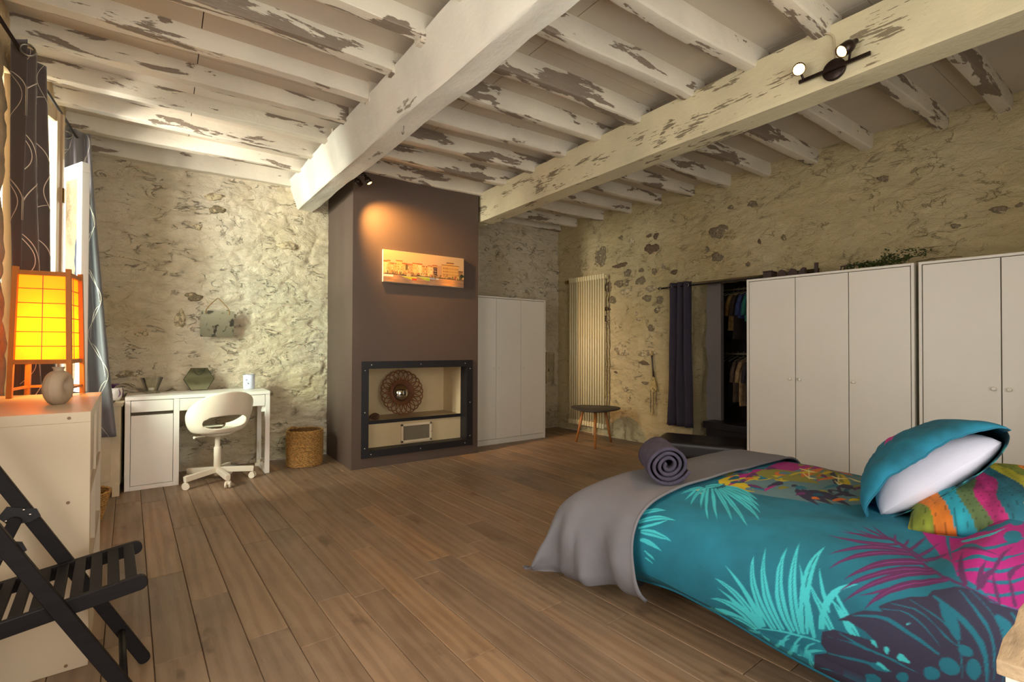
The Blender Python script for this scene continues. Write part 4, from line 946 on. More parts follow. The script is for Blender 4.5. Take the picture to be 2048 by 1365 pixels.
for k in range(7):
    a = k*2*PI/7; MB().tube(catmull([(.0645*math.cos(a), .0645*math.sin(a), .03), (.0675*math.cos(a+.2), .0675*math.sin(a+.2), .06), (.0655*math.cos(a+.05), .0655*math.sin(a+.05), .1)], 10), [.001, .003, .004, .005, .005, .004, .004, .003, .002, .001], 5).build('leaf_motif', MT['purple'], pt_)
lid = MB()
for k in range(8):
    a = k*PI/4; lid.tube([(0, 0, .10), (.02*math.cos(a), .02*math.sin(a), .13), (.045*math.cos(a), .045*math.sin(a), .135)], [.006, .008, .002], 6)
o = lid.build('dried_flower', MT['purple'], pt_); o['kind'] = 'stuff'
dd = root('trinket_dish', 'small dark green dish at the front of the old cabinet', 'dish', (-.335, 4.93, .7155)); MB().lathe([(0, 0), (.02, 0), (.032, .012), (.033, .018), (.028, .016), (.018, .006), (0, .005)], n=20).build('dish', plain('dark_green_glaze', (50, 58, 48), .3, .1), dd)
fb = root('floor_basket', 'small woven basket on the floor behind the dresser', 'basket', (-.455, 4.28, 0)); coil_basket(fb, .12, .175, .2, 13, 1., None, 0, .0085, 2)

# dresser
MT['white_dr'] = plain('white_melamine', (188, 170, 144), .45, .02, 2.)
drs = root('shelf_unit', 'long white shelf unit seen end-on below the window', 'shelf unit', (-.215, 2.37, 0), math.radians(92.7))
# local: x along the unit away from the camera, y towards the wall (left)
LDR, DDR, HDR = .96, .40, .922; th = .038
b = MB(); b.box(0, th, 0, DDR, 0, HDR-th); b.build('end_panel', MT['white_dr'], drs, bevel=.0015, seg=1)
b = MB(); b.box(LDR-th, LDR, 0, DDR, 0, HDR-th); b.build('end_panel', MT['white_dr'], drs, bevel=.0015, seg=1)
MB().box(0, LDR, 0, DDR, HDR-th, HDR).build('top_panel', MT['white_dr'], drs, bevel=.0015, seg=1); MB().box(th, LDR-th, 0, DDR, .0, th).build('bottom_panel', MT['white_dr'], drs); MB().box(th, LDR-th, 0.002, DDR, .60, .62).build('shelf', MT['white_dr'], drs); MB().box(th, LDR-th, .002, DDR, .30, .32).build('shelf', MT['white_dr'], drs)
MB().box(th, LDR-th, DDR-.008, DDR, th, HDR-th).build('back_panel', MT['white_dr'], drs); MB().box(LDR/2-.01, LDR/2+.01, .002, DDR-.01, th, HDR-th).build('divider', MT['white_dr'], drs)
for k in range(2): MB().box(th+.003+k*.442, th+.439+k*.442, .01, .028, .625, HDR-th-.003).build('drawer_front', MT['white_dr'], drs, bevel=.0015, seg=1)
MT['cam'] = plain('brown_cap', (120, 92, 66), .5, .1)
for (y, z) in ((.06, HDR-.02), (.06, .60), (.06, .02), (.34, HDR-.02), (.34, .02)): MB().cyl((-.0015, y, z), (.002, y, z), .0055, 12).build('screw_cap', MT['cam'], drs)

# donut vase on the dresser
MT['vase'] = plain('matt_greige_ceramic', (166, 146, 122), .7, .05, 4, .1, 120)
vs_ = root('donut_vase', 'matt greige ring-shaped vase beside the lamp', 'vase', (-.352, 2.735, .922), math.radians(74))
tor = MB(); P = []
for i in range(56):
    a = 2*PI*i/56; R_ = .043; thick = .029*(1+.18*math.cos(a+PI/2)); row = []
    for k in range(18):
        b_ = 2*PI*k/18; rr_ = R_+thick*math.cos(b_); row.append((rr_*math.cos(a)*1.0, .033*math.sin(b_), .072+rr_*math.sin(a)*1.02))
    P.append(row+[row[0]])
tor.grid(np.array(P+[P[0]]), True); tor.build('body', MT['vase'], vs_)
MB().lathe([(.026, .118), (.019, .130), (.016, .140), (.020, .150), (.022, .1525), (.017, .152), (.013, .14), (.014, .128)], n=24).build('neck', MT['vase'], vs_)

# paper lamp
MT['lampwood'] = plain('lamp_cedar', (190, 116, 44), .5, .12, 14, .1, 60, stretch=(1, 1, .3))
tp_ = NT('lamp_paper'); tr_ = tp_.n('ShaderNodeBsdfTranslucent'); tr_.inputs[0].default_value = lin(255, 190, 80); df_ = tp_.n('ShaderNodeBsdfDiffuse'); df_.inputs[0].default_value = lin(240, 190, 100)
mx_ = tp_.n('ShaderNodeMixShader'); mx_.inputs[0].default_value = .7; tp_.l(df_.outputs[0], mx_.inputs[1]); tp_.l(tr_.outputs[0], mx_.inputs[2]); em_ = tp_.n('ShaderNodeEmission'); em_.inputs[0].default_value = lin(255, 168, 14); em_.inputs[1].default_value = .30
ad_ = tp_.n('ShaderNodeAddShader'); tp_.l(mx_.outputs[0], ad_.inputs[0]); tp_.l(em_.outputs[0], ad_.inputs[1]); tp_.l(ad_.outputs[0], tp_.out.inputs['Surface']); MT['paper'] = tp_.m
lm_ = root('table_lamp', 'paper shoji lantern lamp with a wooden frame glowing amber', 'lamp', (-.45, 3.215, .922), math.radians(-7))
hb, ht_ = .104, .092; hz = .60
def lp4(sx, sy, z, f=1.): h = hb+(ht_-hb)*z/hz; return Vector((sx*h*f, sy*h*f, z))
for sx, sy in ((-1, -1), (1, -1), (1, 1), (-1, 1)): MB().bar(lp4(sx, sy, 0), lp4(sx, sy, hz), .019, .019, (1, 0, 0)).build('post', MT['lampwood'], lm_)
def side_pts(k, z):
    a = [(-1, -1), (1, -1), (1, 1), (-1, 1)]; return lp4(*a[k], z, .98), lp4(*a[(k+1) % 4], z, .98)
for k in range(4):
    for z in (.165, .575): MB().bar(*side_pts(k, z), .012, .02).build('rail', MT['lampwood'], lm_)
    if k != 0: MB().bar(*side_pts(k, .04), .010, .012).build('stretcher', MT['lampwood'], lm_)
    a, b = side_pts(k, .17); c, d = side_pts(k, .57); sc_ = .93
    ctr = (a+b+c+d)/4; q = [Vector((p.x*.94, p.y*.94, p.z)) for p in (a, b, d, c)]; nrm = (q[1]-q[0]).cross(q[3]-q[0]).normalized(); mm = MB().add(q+[p-nrm*.002 for p in q], [(0, 1, 2, 3), (7, 6, 5, 4), (0, 4, 5, 1), (1, 5, 6, 2), (2, 6, 7, 3), (3, 7, 4, 0)]); mm.build('paper_panel', MT['paper'], lm_)
    for j in range(1, 6):
        z = .17+j*.4/6; e, f_ = side_pts(k, z); MB().bar(Vector((e.x*.955, e.y*.955, z)), Vector((f_.x*.955, f_.y*.955, z)), .004, .0035).build('muntin', MT['lampwood'], lm_)
    m0 = (a+b)/2; m1 = (c+d)/2; MB().bar(Vector((m0.x*.955, m0.y*.955, m0.z)), Vector((m1.x*.955, m1.y*.955, m1.z)), .004, .0035, (1, .3, 0)).build('muntin', MT['lampwood'], lm_)
def point(name, parent, loc, power, col, r=.03, typ='POINT', **kw):
    d = bpy.data.lights.new(name, typ); d.energy = power; d.color = col; d.shadow_soft_size = r
    for k, v in kw.items(): setattr(d, k, v)
    o = bpy.data.objects.new(name, d); link(o, parent); o.location = loc; return o
MB().lathe([(0, .26), (.018, .27), (.03, .30), (.03, .33), (.014, .37), (0, .375)], n=14).build('bulb', mat_emit('lamp_bulb', (255, 180, 80), 6.), lm_)
point('lamp_light', lm_, (0, 0, .36), 2.6, (1., .56, .12), .05)
point('lamp_light_below', lm_, (0, 0, .24), 2.0, (1., .56, .12), .04)

# folding chair
MT['blackw'] = plain('black_stained_wood', (23, 19, 20), .5, .15, 16, .15, 70, stretch=(.4, 4, 4), Specular_IOR_Level=.18)
fc = root('folding_chair', 'black wooden folding chair with a slatted seat in front of the shelf unit', 'chair', (-.20, 2.07, 0), math.radians(4))
# local: x to the front of the seat, y across
def rbar(name, p, q, w, h, mat=None, parent=fc, n=10):
    p = Vector(p); q = Vector(q); d = (q-p); L = d.length; ang = math.atan2(d.z, d.x)
    poly = []
    for k in range(n+1): a = -PI/2+PI*k/n; poly.append((L+h/2*math.cos(a)*.9, h/2*math.sin(a)))
    for k in range(n+1): a = PI/2+PI*k/n; poly.append((h/2*math.cos(a)*.9, h/2*math.sin(a)))
    m4 = Matrix.Translation(p) @ Matrix.Rotation(-ang, 4, 'Y') @ Matrix.Rotation(PI/2, 4, 'X')
    return MB().prism(poly, -w/2, w/2, m4).build(name, mat or MT['blackw'], parent, bevel=.002, seg=1)
for s in (-1, 1):
    y = s*.19; rbar('front_leg', (.165, y, .018), (-.345, y, .985), .02, .038)
    rbar('rear_leg', (-.40, y-s*.024, .018), (-.175, y-s*.024, .595), .02, .034)
    rbar('seat_rail', (-.23, s*.168, .385), (.135, s*.168, .435), .02, .045)
    br_ = MB().prism([(-.225, .615), (-.205, .645), (-.135, .625), (-.125, .60), (-.15, .585), (-.2, .585)], -.003, .003, Matrix.Translation((0, y+s*.0, 0)) @ Matrix.Rotation(PI/2, 4, 'X')); br_.v = [(p[0]+.01, p[1]-s*.0125, p[2]) for p in br_.v]
    bo = br_.build('bracket', MT['blackm'], fc)
    for xx, zz in ((-.205, .60), (-.15, .61), (-.165, .628)): MB().ico((xx+.01, y-s*.017, zz), .005, (1, .6, 1), 1).build('rivet', MT['bolt'], bo)
for k in range(9):
    x = -.225+k*.0425; z = .385+(x+.23)*.137+.0165
    MB().box(-.0145, .0145, -.158, .158, -.006, .006, Matrix.Translation((x, 0, z)) @ Matrix.Rotation(-.136, 4, 'Y')).build('seat_slat', MT['blackw'], fc, bevel=.002, seg=1)
MB().cyl((.10, -.19, .14), (.10, .19, .14), .0105, 12).build('front_dowel', MT['blackw'], fc); MB().cyl((-.36, -.166, .12), (-.36, .166, .12), .0105, 12).build('rear_dowel', MT['blackw'], fc)
for k in range(3): MB().bar((-.26-k*.036, -.18, .83+k*.068), (-.26-k*.036, .18, .83+k*.068), .014, .045).build('back_slat', MT['blackw'], fc, bevel=.003)

# ================================================================ SPOTLIGHTS
MT['spotm'] = plain('dark_bronze_spot', (50, 36, 30), .35, .1, metal=.6); MT['spotlens'] = mat_emit('spot_bulb', (255, 182, 84), 14.)
def spot_head(parent, p, d, L=.085, r=.028, power=0, name='spot_head', ang=95):
    d = Vector(d).normalized(); p = Vector(p); q = d.to_track_quat('Z', 'Y').to_matrix().to_4x4(); m4 = Matrix.Translation(p) @ q
    h = MB().lathe([(0, -L), (r*.45, -L), (r*.5, -L*.72), (r*.9, -L*.62), (r, -L*.5), (r, 0), (r*.9, 0), (r*.88, -.01), (0, -.01)], n=20, m=m4).build(name, MT['spotm'], parent)
    MB().lathe([(0, -.003), (r*.8, -.003), (r*.86, -.008)], n=20, m=m4).build('bulb', MT['spotlens'], h)
    if power:
        o = point('spot_light', h, p+d*.012, power, (1., .50, .14), .02, 'SPOT', spot_size=math.radians(ang), spot_blend=1.); o.rotation_euler = (-d).to_track_quat('Z', 'Y').to_euler()
    return h
s1 = root('twin_spotlight', 'dark twin spotlight on the flaking beam above the bed', 'spotlight', (0, 0, 0))
MB().lathe([(0, 0), (.055, 0), (.055, .014), (.05, .018), (0, .018)], n=28, m=Matrix.Translation((2.853, 1.135, 2.613)) @ Matrix.Rotation(-PI/2, 4, 'Y')).build('base', MT['spotm'], s1)
MB().bar((2.825, 1.30, 2.612), (2.825, .965, 2.612), .012, .018).build('bar', MT['spotm'], s1)
for (y, d, L) in ((1.275, (-.75, -.35, -.48), .1), (1.06, (-.58, .34, -.5), .10)):
    p = Vector((2.77, y, 2.655)); MB().cyl((2.825, y, 2.612), p-Vector(d).normalized()*.05, .006, 8).build('swivel', MT['spotm'], s1); spot_head(s1, p+Vector(d).normalized()*.02, d, L, .032, 26)
MB().tube(catmull([(2.846, 1.135, 2.63), (2.848, 1.135, 2.74), (2.846, 1.145, 2.80), (2.83, 1.19, 2.826), (2.80, 1.25, 2.828)], 20), .004, 6).build('cable', MT['oldwhite'], s1)
s2 = root('wall_spotlight', 'dark twin spotlight under the joists beside the chimney breast', 'spotlight', (0, 0, 0))
MB().box(1.385, 1.47, 4.38, 4.41, 2.70, 2.72).build('base', MT['spotm'], s2, bevel=.004); MB().bar((1.40, 4.40, 2.71), (1.30, 4.40, 2.69), .015, .015).build('arm', MT['spotm'], s2)
MB().cyl((1.40, 4.395, 2.70), (1.42, 4.40, 2.67), .005, 8).build('swivel', MT['spotm'], s2)
spot_head(s2, (1.43, 4.40, 2.605), (.63, .29, -.55), .09, .028, 95, ang=82)
MB().cyl((1.455, 4.395, 2.71), (1.47, 4.39, 2.69), .005, 8).build('swivel', MT['spotm'], s2)
spot_head(s2, (1.50, 4.36, 2.625), (.4, -.25, -.85), .085, .026, 0)
# ================================================================ BED
BED_PROF = [(1.735, .135), (1.672, .19), (1.652, .28), (1.675, .375), (1.75, .452), (1.9, .494), (2.2, .512), (2.5, .516), (2.8, .51), (3.02, .488), (3.13, .42), (3.16, .3), (3.135, .18)]
def bed_profile(n):
    c = catmull(BED_PROF, 900); d = np.concatenate([[0], np.cumsum(np.hypot(*np.diff(c, axis=0).T))]); s = np.linspace(0, d[-1], n)
    return np.stack([np.interp(s, d, c[:, 0]), np.interp(s, d, c[:, 1])], 1), d[-1]
def bed_surface(na, nb, y0=1.80, y1=-.12):
    pr, LA = bed_profile(na); Y = np.linspace(y0, y1, nb)
    x = np.repeat(pr[:, 0][:, None], nb, 1); z = np.repeat(pr[:, 1][:, None], nb, 1); y = np.repeat(Y[None, :], na, 0)
    up = np.clip((z-.2)/.28, 0, 1)
    sst = lambda t: np.clip(t, 0, 1)**2*(3-2*np.clip(t, 0, 1))
    z = z + up*.095*sst((.52-y)/.14)*sst((x-1.68)/.25)*sst((2.75-x)/.3)*(1-.5*sst((.15-y)/.3))
    z = z + up*.012*fbm(x*3.1, y*3.1, 71, 3) + up*.006*fbm(x*9+2*y, y*5, 73, 3)
    side = np.clip((.46-z)/.2, 0, 1)
    x = x + np.where(x < 2.4, -1, 1)*side*(.020*fbm(y*2.3, z*2., 75, 3)+.010*np.sin(y*7.5+z*3))
    z = z + (z < .2)*0.022*np.sin(y*6.1+.6)
    f = np.clip((y-1.62)/.2, 0, 1); z = z - f*f*.05*up
    return np.stack([x, y, z], -1), LA
PRINT = """8:848,413 1146,456 1471,548 1582,821 1066,1016 950,976 843,846 796,656 770,523
3:1061,511 1108,513 1172,508 1237,498 1328,476 1422,453 1537,418 1577,423 1577,423 1573,395 1566,368 1493,375 1406,390 1313,411 1197,448 1110,471
3:1150,518 1204,533 1268,541 1344,543 1435,538 1524,538 1577,553 1571,596 1571,596 1580,553 1566,516 1568,471 1577,418 1495,413 1373,433 1232,463
3:1446,541 1491,568 1553,588 1568,628 1582,668 1602,711 1611,743 1591,809 1591,809 1608,743 1602,711 1591,651 1571,626 1584,561 1568,528 1564,483
3:1110,436 1110,458 1115,481 1126,496 1143,508 1166,518 1190,528 1215,538 1215,538 1221,513 1219,491 1219,468 1212,448 1206,428 1190,413 1161,406
5:812,441 845,453 881,463 928,466 972,471 1019,473 1068,473 1112,476 1112,476 1101,451 1079,433 1041,423 1006,411 966,403 914,401 848,411
5:816,513 790,538 781,556 779,568 783,581 792,593 803,608 816,621 816,621 857,583 879,553 903,523 921,496 925,478 917,468 892,468
5:988,508 992,528 1008,541 1034,548 1063,553 1090,561 1123,563 1170,561 1170,561 1166,541 1159,523 1148,506 1135,491 1115,478 1088,471 1052,468
5:1259,771 1221,793 1199,811 1188,824 1181,836 1179,849 1175,864 1170,881 1170,881 1257,844 1328,811 1402,771 1486,726 1506,703 1497,688 1453,691
5:1037,596 1052,611 1072,623 1103,631 1141,636 1172,643 1210,648 1253,651 1253,651 1235,636 1215,621 1197,606 1172,593 1143,586 1115,576 1077,573
5:810,438 808,458 810,478 819,491 828,506 839,518 850,531 863,543 863,543 865,523 865,503 868,483 868,463 861,446 850,433 836,423
6:994,466 1032,483 1072,501 1110,521 1157,536 1201,556 1246,576 1299,591 1299,591 1304,546 1299,503 1279,471 1232,451 1184,433 1126,423 1050,428
6:1097,601 1103,623 1115,643 1123,663 1135,681 1143,703 1150,726 1155,751 1155,751 1199,708 1232,666 1253,631 1257,601 1246,578 1215,566 1172,558
6:1370,668 1333,701 1315,721 1304,738 1299,753 1297,768 1286,788 1266,811 1266,811 1344,773 1464,716 1519,681 1573,643 1568,626 1568,606 1535,598
6:1304,588 1293,613 1288,636 1295,653 1306,666 1321,681 1339,691 1375,696 1375,696 1408,663 1424,636 1435,611 1442,588 1437,568 1424,553 1388,551
6:932,804 923,819 917,836 914,851 910,866 908,884 903,901 897,919 897,919 923,894 943,871 957,851 970,831 974,814 977,798 966,788
7:1215,636 1244,641 1281,641 1324,638 1370,633 1439,618 1502,606 1575,588 1575,588 1560,578 1517,578 1484,576 1442,576 1377,588 1324,596 1266,606
7:1568,628 1573,641 1562,658 1551,676 1546,693 1544,708 1548,723 1546,741 1546,741 1600,706 1595,693 1591,681 1582,668 1577,651 1573,643 1568,628
7:1257,688 1279,688 1313,683 1344,681 1397,666 1455,651 1499,641 1568,621 1568,621 1522,628 1486,633 1451,638 1413,643 1357,658 1319,666 1281,673
8:803,653 823,671 845,688 865,706 883,726 897,748 908,771 912,798 912,798 930,761 939,728 939,698 928,673 908,653 879,638 839,631
8:1046,643 1001,661 954,686 919,708 894,728 879,748 865,766 859,783 859,783 897,761 928,741 959,723 990,706 1017,688 1037,676 1061,656
8:872,596 881,616 894,636 914,651 939,666 961,681 990,691 1019,703 1019,703 1010,681 997,661 986,641 972,621 952,603 930,588 897,581
8:1019,576 1012,593 1010,608 1010,623 1014,636 1021,646 1032,656 1043,663 1043,663 1052,646 1059,628 1063,613 1066,596 1063,583 1061,568 1055,558
4:950,733 923,756 899,781 881,804 863,829 850,851 839,874 830,896 830,896 865,866 899,836 928,809 954,781 972,758 986,738 994,718
4:952,758 930,786 910,814 901,836 894,859 890,881 888,901 888,924 888,924 917,894 943,864 966,836 986,809 997,783 1006,758 1003,738
4:963,788 952,819 948,846 943,874 941,899 937,926 932,951 921,981 921,981 961,944 990,909 1012,876 1028,844 1034,814 1032,786 1012,766
4:1034,836 1026,856 1023,874 1028,891 1034,906 1043,919 1059,931 1072,944 1072,944 1079,924 1088,904 1092,884 1095,866 1092,849 1088,834 1075,821
4:1168,819 1155,839 1155,856 1159,869 1172,879 1190,889 1204,899 1226,906 1226,906 1239,886 1248,866 1255,849 1253,834 1248,819 1239,806 1221,796
4:1533,628 1428,678 1310,736 1241,773 1168,814 1103,849 1057,879 1023,904 1023,904 1077,879 1141,846 1228,806 1308,768 1406,718 1504,668 1568,628
4:1012,688 1012,693 1017,696 1019,698 1023,701 1028,703 1030,708 1034,711 1034,711 1046,701 1055,693 1061,686 1061,678 1057,676 1048,673 1034,676
3:1192,721 1208,718 1221,716 1237,713 1248,711 1261,706 1270,706 1277,706 1277,706 1281,701 1279,698 1275,696 1264,696 1250,698 1230,703 1206,711
3:1295,518 1313,523 1328,531 1341,536 1359,541 1379,543 1399,548 1426,548 1426,548 1433,533 1433,518 1428,506 1415,498 1393,496 1368,493 1333,498
1:1086,884 1095,884 1103,884 1112,884 1126,884 1137,881 1146,881 1159,881 1159,881 1166,874 1166,869 1161,866 1152,864 1141,864 1123,869 1101,874
5:805,523 801,518 785,521 772,523 752,528 730,536 710,543 690,551 690,551 701,551 714,551 723,551 736,551 747,548 763,546 776,543
6:1204,874 1219,876 1239,876 1259,876 1279,876 1295,879 1310,881 1326,884 1326,884 1328,874 1326,866 1319,861 1308,856 1293,854 1266,856 1237,859
1:1055,626 1052,618 1043,613 1026,613 1008,613 992,613 970,616 943,623 943,623 957,626 968,631 977,633 986,638 997,641 1008,643 1019,646
2:994,1004 994,1009 994,1016 997,1019 1001,1024 1003,1029 1008,1034 1008,1039 1008,1039 1021,1031 1030,1021 1034,1014 1034,1009 1032,1001 1028,996 1017,996
2:1008,416 1006,426 1008,436 1010,446 1014,453 1019,461 1021,471 1026,478 1026,478 1039,461 1046,448 1052,433 1055,421 1052,411 1046,403 1032,401
1:825,463 825,458 821,453 814,456 801,458 788,463 774,471 752,483 752,483 765,478 774,478 783,476 785,478 792,476 796,476 805,473
6:925,673 932,678 939,681 945,683 954,686 963,688 972,691 983,691 983,691 994,678 997,671 997,663 994,656 986,653 974,653 954,656
7:950,388 948,401 945,413 943,423 943,436 943,448 941,461 941,473 941,473 954,453 970,433 979,418 983,403 986,390 983,378 972,373
3:1092,443 1090,431 1077,423 1050,426 1026,428 1003,428 974,433 941,441 941,441 957,446 972,451 988,456 999,461 1014,466 1032,466 1055,466
8:812,578 812,588 814,598 816,608 823,616 830,626 834,633 843,641 843,641 857,623 863,608 868,593 868,581 865,571 857,563 843,558
7:937,370 943,380 948,390 952,401 957,411 961,423 963,436 963,448 963,448 970,431 974,416 977,401 977,388 972,375 963,365 952,360
4:888,846 894,849 901,849 908,849 914,849 923,849 932,846 945,844 945,844 950,839 954,834 950,829 945,826 934,826 921,829 903,834
5:1335,673 1359,673 1388,668 1426,661 1455,658 1477,656 1502,656 1528,653 1528,653 1528,643 1519,638 1504,633 1484,633 1457,633 1422,641 1368,656
8:988,616 988,608 990,601 981,598 972,596 957,598 939,601 919,608 919,608 925,611 930,616 937,618 941,621 948,623 954,626 961,628
8:941,403 957,403 966,406 981,406 997,403 1010,406 1026,403 1046,401 1046,401 1050,388 1046,380 1039,373 1026,373 1008,373 988,378 963,383
6:1477,493 1486,496 1506,493 1522,493 1542,488 1553,491 1564,493 1564,501 1564,501 1564,493 1564,486 1566,478 1568,468 1573,458 1566,453 1526,466
8:1014,516 1026,521 1046,521 1061,523 1072,528 1081,533 1097,536 1112,538 1112,538 1115,526 1117,513 1112,503 1103,498 1088,493 1070,493 1048,493
4:1059,623 1061,613 1057,603 1041,601 1019,603 1001,603 979,606 952,611 952,611 963,616 970,623 979,628 986,633 994,638 1006,643 1019,646
6:1237,696 1248,703 1261,708 1275,713 1290,716 1306,721 1324,723 1339,728 1339,728 1353,711 1357,698 1353,688 1339,683 1326,678 1306,673 1273,678
6:999,964 1017,966 1032,969 1057,966 1077,966 1099,964 1128,961 1152,959 1152,959 1143,954 1130,949 1110,949 1088,949 1066,949 1037,954 1014,954
3:1050,453 1070,453 1095,448 1110,448 1128,448 1148,446 1168,443 1188,441 1188,441 1186,433 1179,426 1168,421 1146,423 1128,423 1108,426 1072,436
6:1264,728 1270,733 1277,738 1288,741 1299,743 1310,746 1324,748 1335,753 1335,753 1346,741 1355,728 1355,721 1350,713 1335,711 1319,711 1293,713
8:1086,390 1088,398 1088,403 1090,408 1092,413 1097,418 1101,423 1103,431 1103,431 1117,416 1126,406 1132,393 1135,383 1132,378 1126,373 1112,375
7:1457,809 1491,806 1524,804 1575,793 1591,796 1591,806 1586,814 1582,826 1582,826 1586,814 1591,804 1591,793 1593,783 1597,773 1548,781 1488,796
8:1295,691 1295,696 1297,701 1299,703 1301,708 1301,713 1297,721 1297,726 1297,726 1310,716 1319,706 1328,698 1330,691 1328,686 1321,683 1313,681
7:1155,531 1152,538 1155,546 1159,551 1166,553 1170,558 1177,563 1181,571 1181,571 1197,556 1210,541 1219,528 1224,518 1219,511 1206,508 1190,511
10:994,716 992,726 994,731 1001,736 1006,741 1012,746 1021,751 1026,756 1026,756 1041,741 1055,728 1063,716 1063,706 1057,701 1043,698 1026,698
10:1008,526 1014,531 1021,533 1030,536 1043,536 1055,538 1063,541 1070,543 1070,543 1077,533 1081,523 1081,516 1079,508 1072,503 1061,501 1043,503
10:1228,804 1224,793 1206,791 1184,788 1159,786 1130,788 1099,791 1057,798 1057,798 1077,801 1095,806 1112,809 1128,814 1146,819 1166,821 1190,821
4:910,628 923,631 939,631 954,631 966,633 981,636 992,636 1006,638 1006,638 1006,631 1003,621 1001,613 992,608 977,606 961,606 939,611
2:963,493 981,491 999,486 1017,483 1039,476 1057,471 1077,466 1099,461 1099,461 1097,453 1090,448 1077,446 1057,451 1037,453 1012,461 986,473
3:841,648 863,646 881,646 899,643 921,641 945,636 966,633 986,633 986,633 977,626 968,623 952,621 930,623 903,628 881,631 857,636
2:883,506 894,506 910,506 923,506 937,506 950,503 963,506 977,506 977,506 981,493 979,486 977,478 966,476 950,476 932,478 908,486
5:1066,501 1057,493 1039,491 1014,493 990,493 963,498 937,501 903,508 903,508 928,508 948,508 966,511 983,513 1003,513 1026,513 1050,511
2:1066,456 1061,463 1063,468 1066,471 1068,476 1070,478 1072,483 1075,491 1075,491 1090,476 1103,463 1110,453 1117,446 1115,438 1110,436 1097,436
8:1037,854 1032,864 1028,874 1026,884 1026,891 1023,901 1021,911 1021,921 1021,921 1037,906 1050,894 1063,879 1070,869 1075,856 1072,849 1063,844
5:848,591 854,593 861,593 865,596 870,598 877,601 881,603 885,606 885,606 892,596 892,591 890,586 888,581 879,581 870,581 859,581
10:857,573 857,583 857,596 857,603 859,613 861,623 863,633 861,646 861,646 877,628 888,611 894,598 899,583 899,573 892,563 881,558
7:1502,548 1495,543 1482,541 1462,541 1437,543 1404,551 1362,563 1330,571 1330,571 1350,571 1373,568 1395,566 1424,561 1442,561 1459,561 1477,561
1:994,433 992,426 986,418 974,416 959,416 937,421 912,428 883,438 883,438 897,441 905,443 917,448 925,451 937,453 948,456 963,453
5:986,944 992,946 999,951 1006,954 1012,956 1019,959 1026,964 1034,966 1034,966 1037,959 1039,951 1037,946 1032,941 1026,939 1014,936 1001,936
4:1119,889 1106,884 1092,879 1075,876 1052,874 1032,874 1006,874 979,876 979,876 992,881 1008,886 1021,891 1034,896 1050,899 1068,901 1086,904
2:1593,686 1595,693 1597,701 1600,708 1602,716 1604,723 1606,731 1604,736 1604,736 1606,731 1602,721 1602,713 1600,706 1597,698 1595,691 1591,683
8:934,375 943,380 952,385 966,390 977,393 990,395 1003,401 1017,403 1017,403 1023,388 1028,373 1028,360 1019,353 1006,348 988,348 966,350
7:928,906 937,909 945,914 959,916 974,919 983,924 992,926 1003,931 1003,931 1003,924 1003,914 999,906 992,901 981,896 970,894 948,894
5:1192,588 1212,591 1235,591 1257,591 1284,591 1306,591 1326,593 1346,596 1346,596 1339,586 1330,578 1310,576 1293,571 1266,573 1237,576 1204,581
7:897,834 897,839 901,841 903,844 905,849 910,851 912,856 917,859 917,859 925,851 934,841 941,834 939,829 937,824 930,821 919,821
6:1580,563 1582,573 1575,583 1571,593 1571,603 1571,613 1571,623 1573,633 1573,633 1571,623 1568,611 1571,601 1597,558 1591,561 1582,561 1580,558
7:1368,721 1357,713 1341,708 1319,706 1295,706 1268,706 1235,708 1199,713 1199,713 1217,718 1241,718 1264,721 1277,726 1293,731 1313,733 1333,738
2:1155,899 1172,896 1186,896 1201,894 1215,894 1239,889 1261,884 1275,884 1275,884 1275,879 1270,876 1259,874 1239,876 1215,881 1195,884 1170,889
2:970,771 972,763 970,756 963,753 950,753 934,753 914,758 894,763 894,763 903,766 908,771 910,776 917,778 921,781 928,783 941,783
3:923,471 919,466 908,463 890,466 872,468 852,473 830,481 805,488 805,488 821,488 836,488 845,491 859,491 868,493 881,493 899,488
6:1075,508 1075,521 1072,536 1077,548 1079,558 1081,571 1086,583 1090,596 1090,596 1108,573 1119,553 1128,536 1132,521 1130,506 1123,496 1108,488
6:1499,546 1522,543 1548,536 1573,531 1573,536 1575,541 1575,543 1577,548 1577,548 1575,543 1575,538 1571,531 1568,526 1568,521 1566,516 1542,521
1:945,816 950,821 952,826 957,831 966,834 970,839 977,844 983,849 983,849 992,839 997,829 999,821 997,814 992,809 983,804 968,804
6:941,401 961,401 979,395 999,393 1019,385 1046,375 1075,365 1097,360 1097,360 1090,353 1081,350 1066,348 1043,353 1017,360 990,370 961,383
7:959,488 966,491 974,493 983,493 992,496 999,498 1008,501 1014,503 1014,503 1021,493 1023,483 1021,478 1014,473 1006,471 994,471 974,476
1:854,476 861,483 870,491 877,496 885,503 894,508 905,513 914,521 914,521 919,506 917,496 917,483 908,476 899,468 885,466 868,466
2:874,551 872,566 874,576 874,588 877,598 879,611 879,623 879,636 879,636 890,618 901,601 908,583 912,568 910,558 905,548 894,541
8:1184,538 1190,543 1195,553 1204,558 1212,563 1224,568 1235,573 1244,581 1244,581 1253,563 1259,551 1266,536 1261,528 1246,523 1230,521 1208,523
6:1026,806 1028,811 1030,816 1030,824 1032,829 1032,834 1034,841 1032,849 1032,849 1039,839 1046,831 1050,821 1052,814 1055,806 1048,804 1041,798
2:1324,678 1321,683 1317,691 1315,696 1313,701 1310,706 1308,713 1301,721 1301,721 1324,708 1348,693 1366,681 1379,671 1384,663 1379,658 1362,661
3:1410,568 1419,558 1413,556 1390,561 1368,568 1346,573 1321,581 1297,588 1297,588 1308,591 1317,591 1324,593 1330,593 1339,593 1346,596 1359,593
5:1284,596 1299,601 1310,608 1326,616 1337,621 1355,626 1379,628 1410,628 1410,628 1413,613 1413,601 1408,588 1390,583 1368,581 1346,578 1313,581
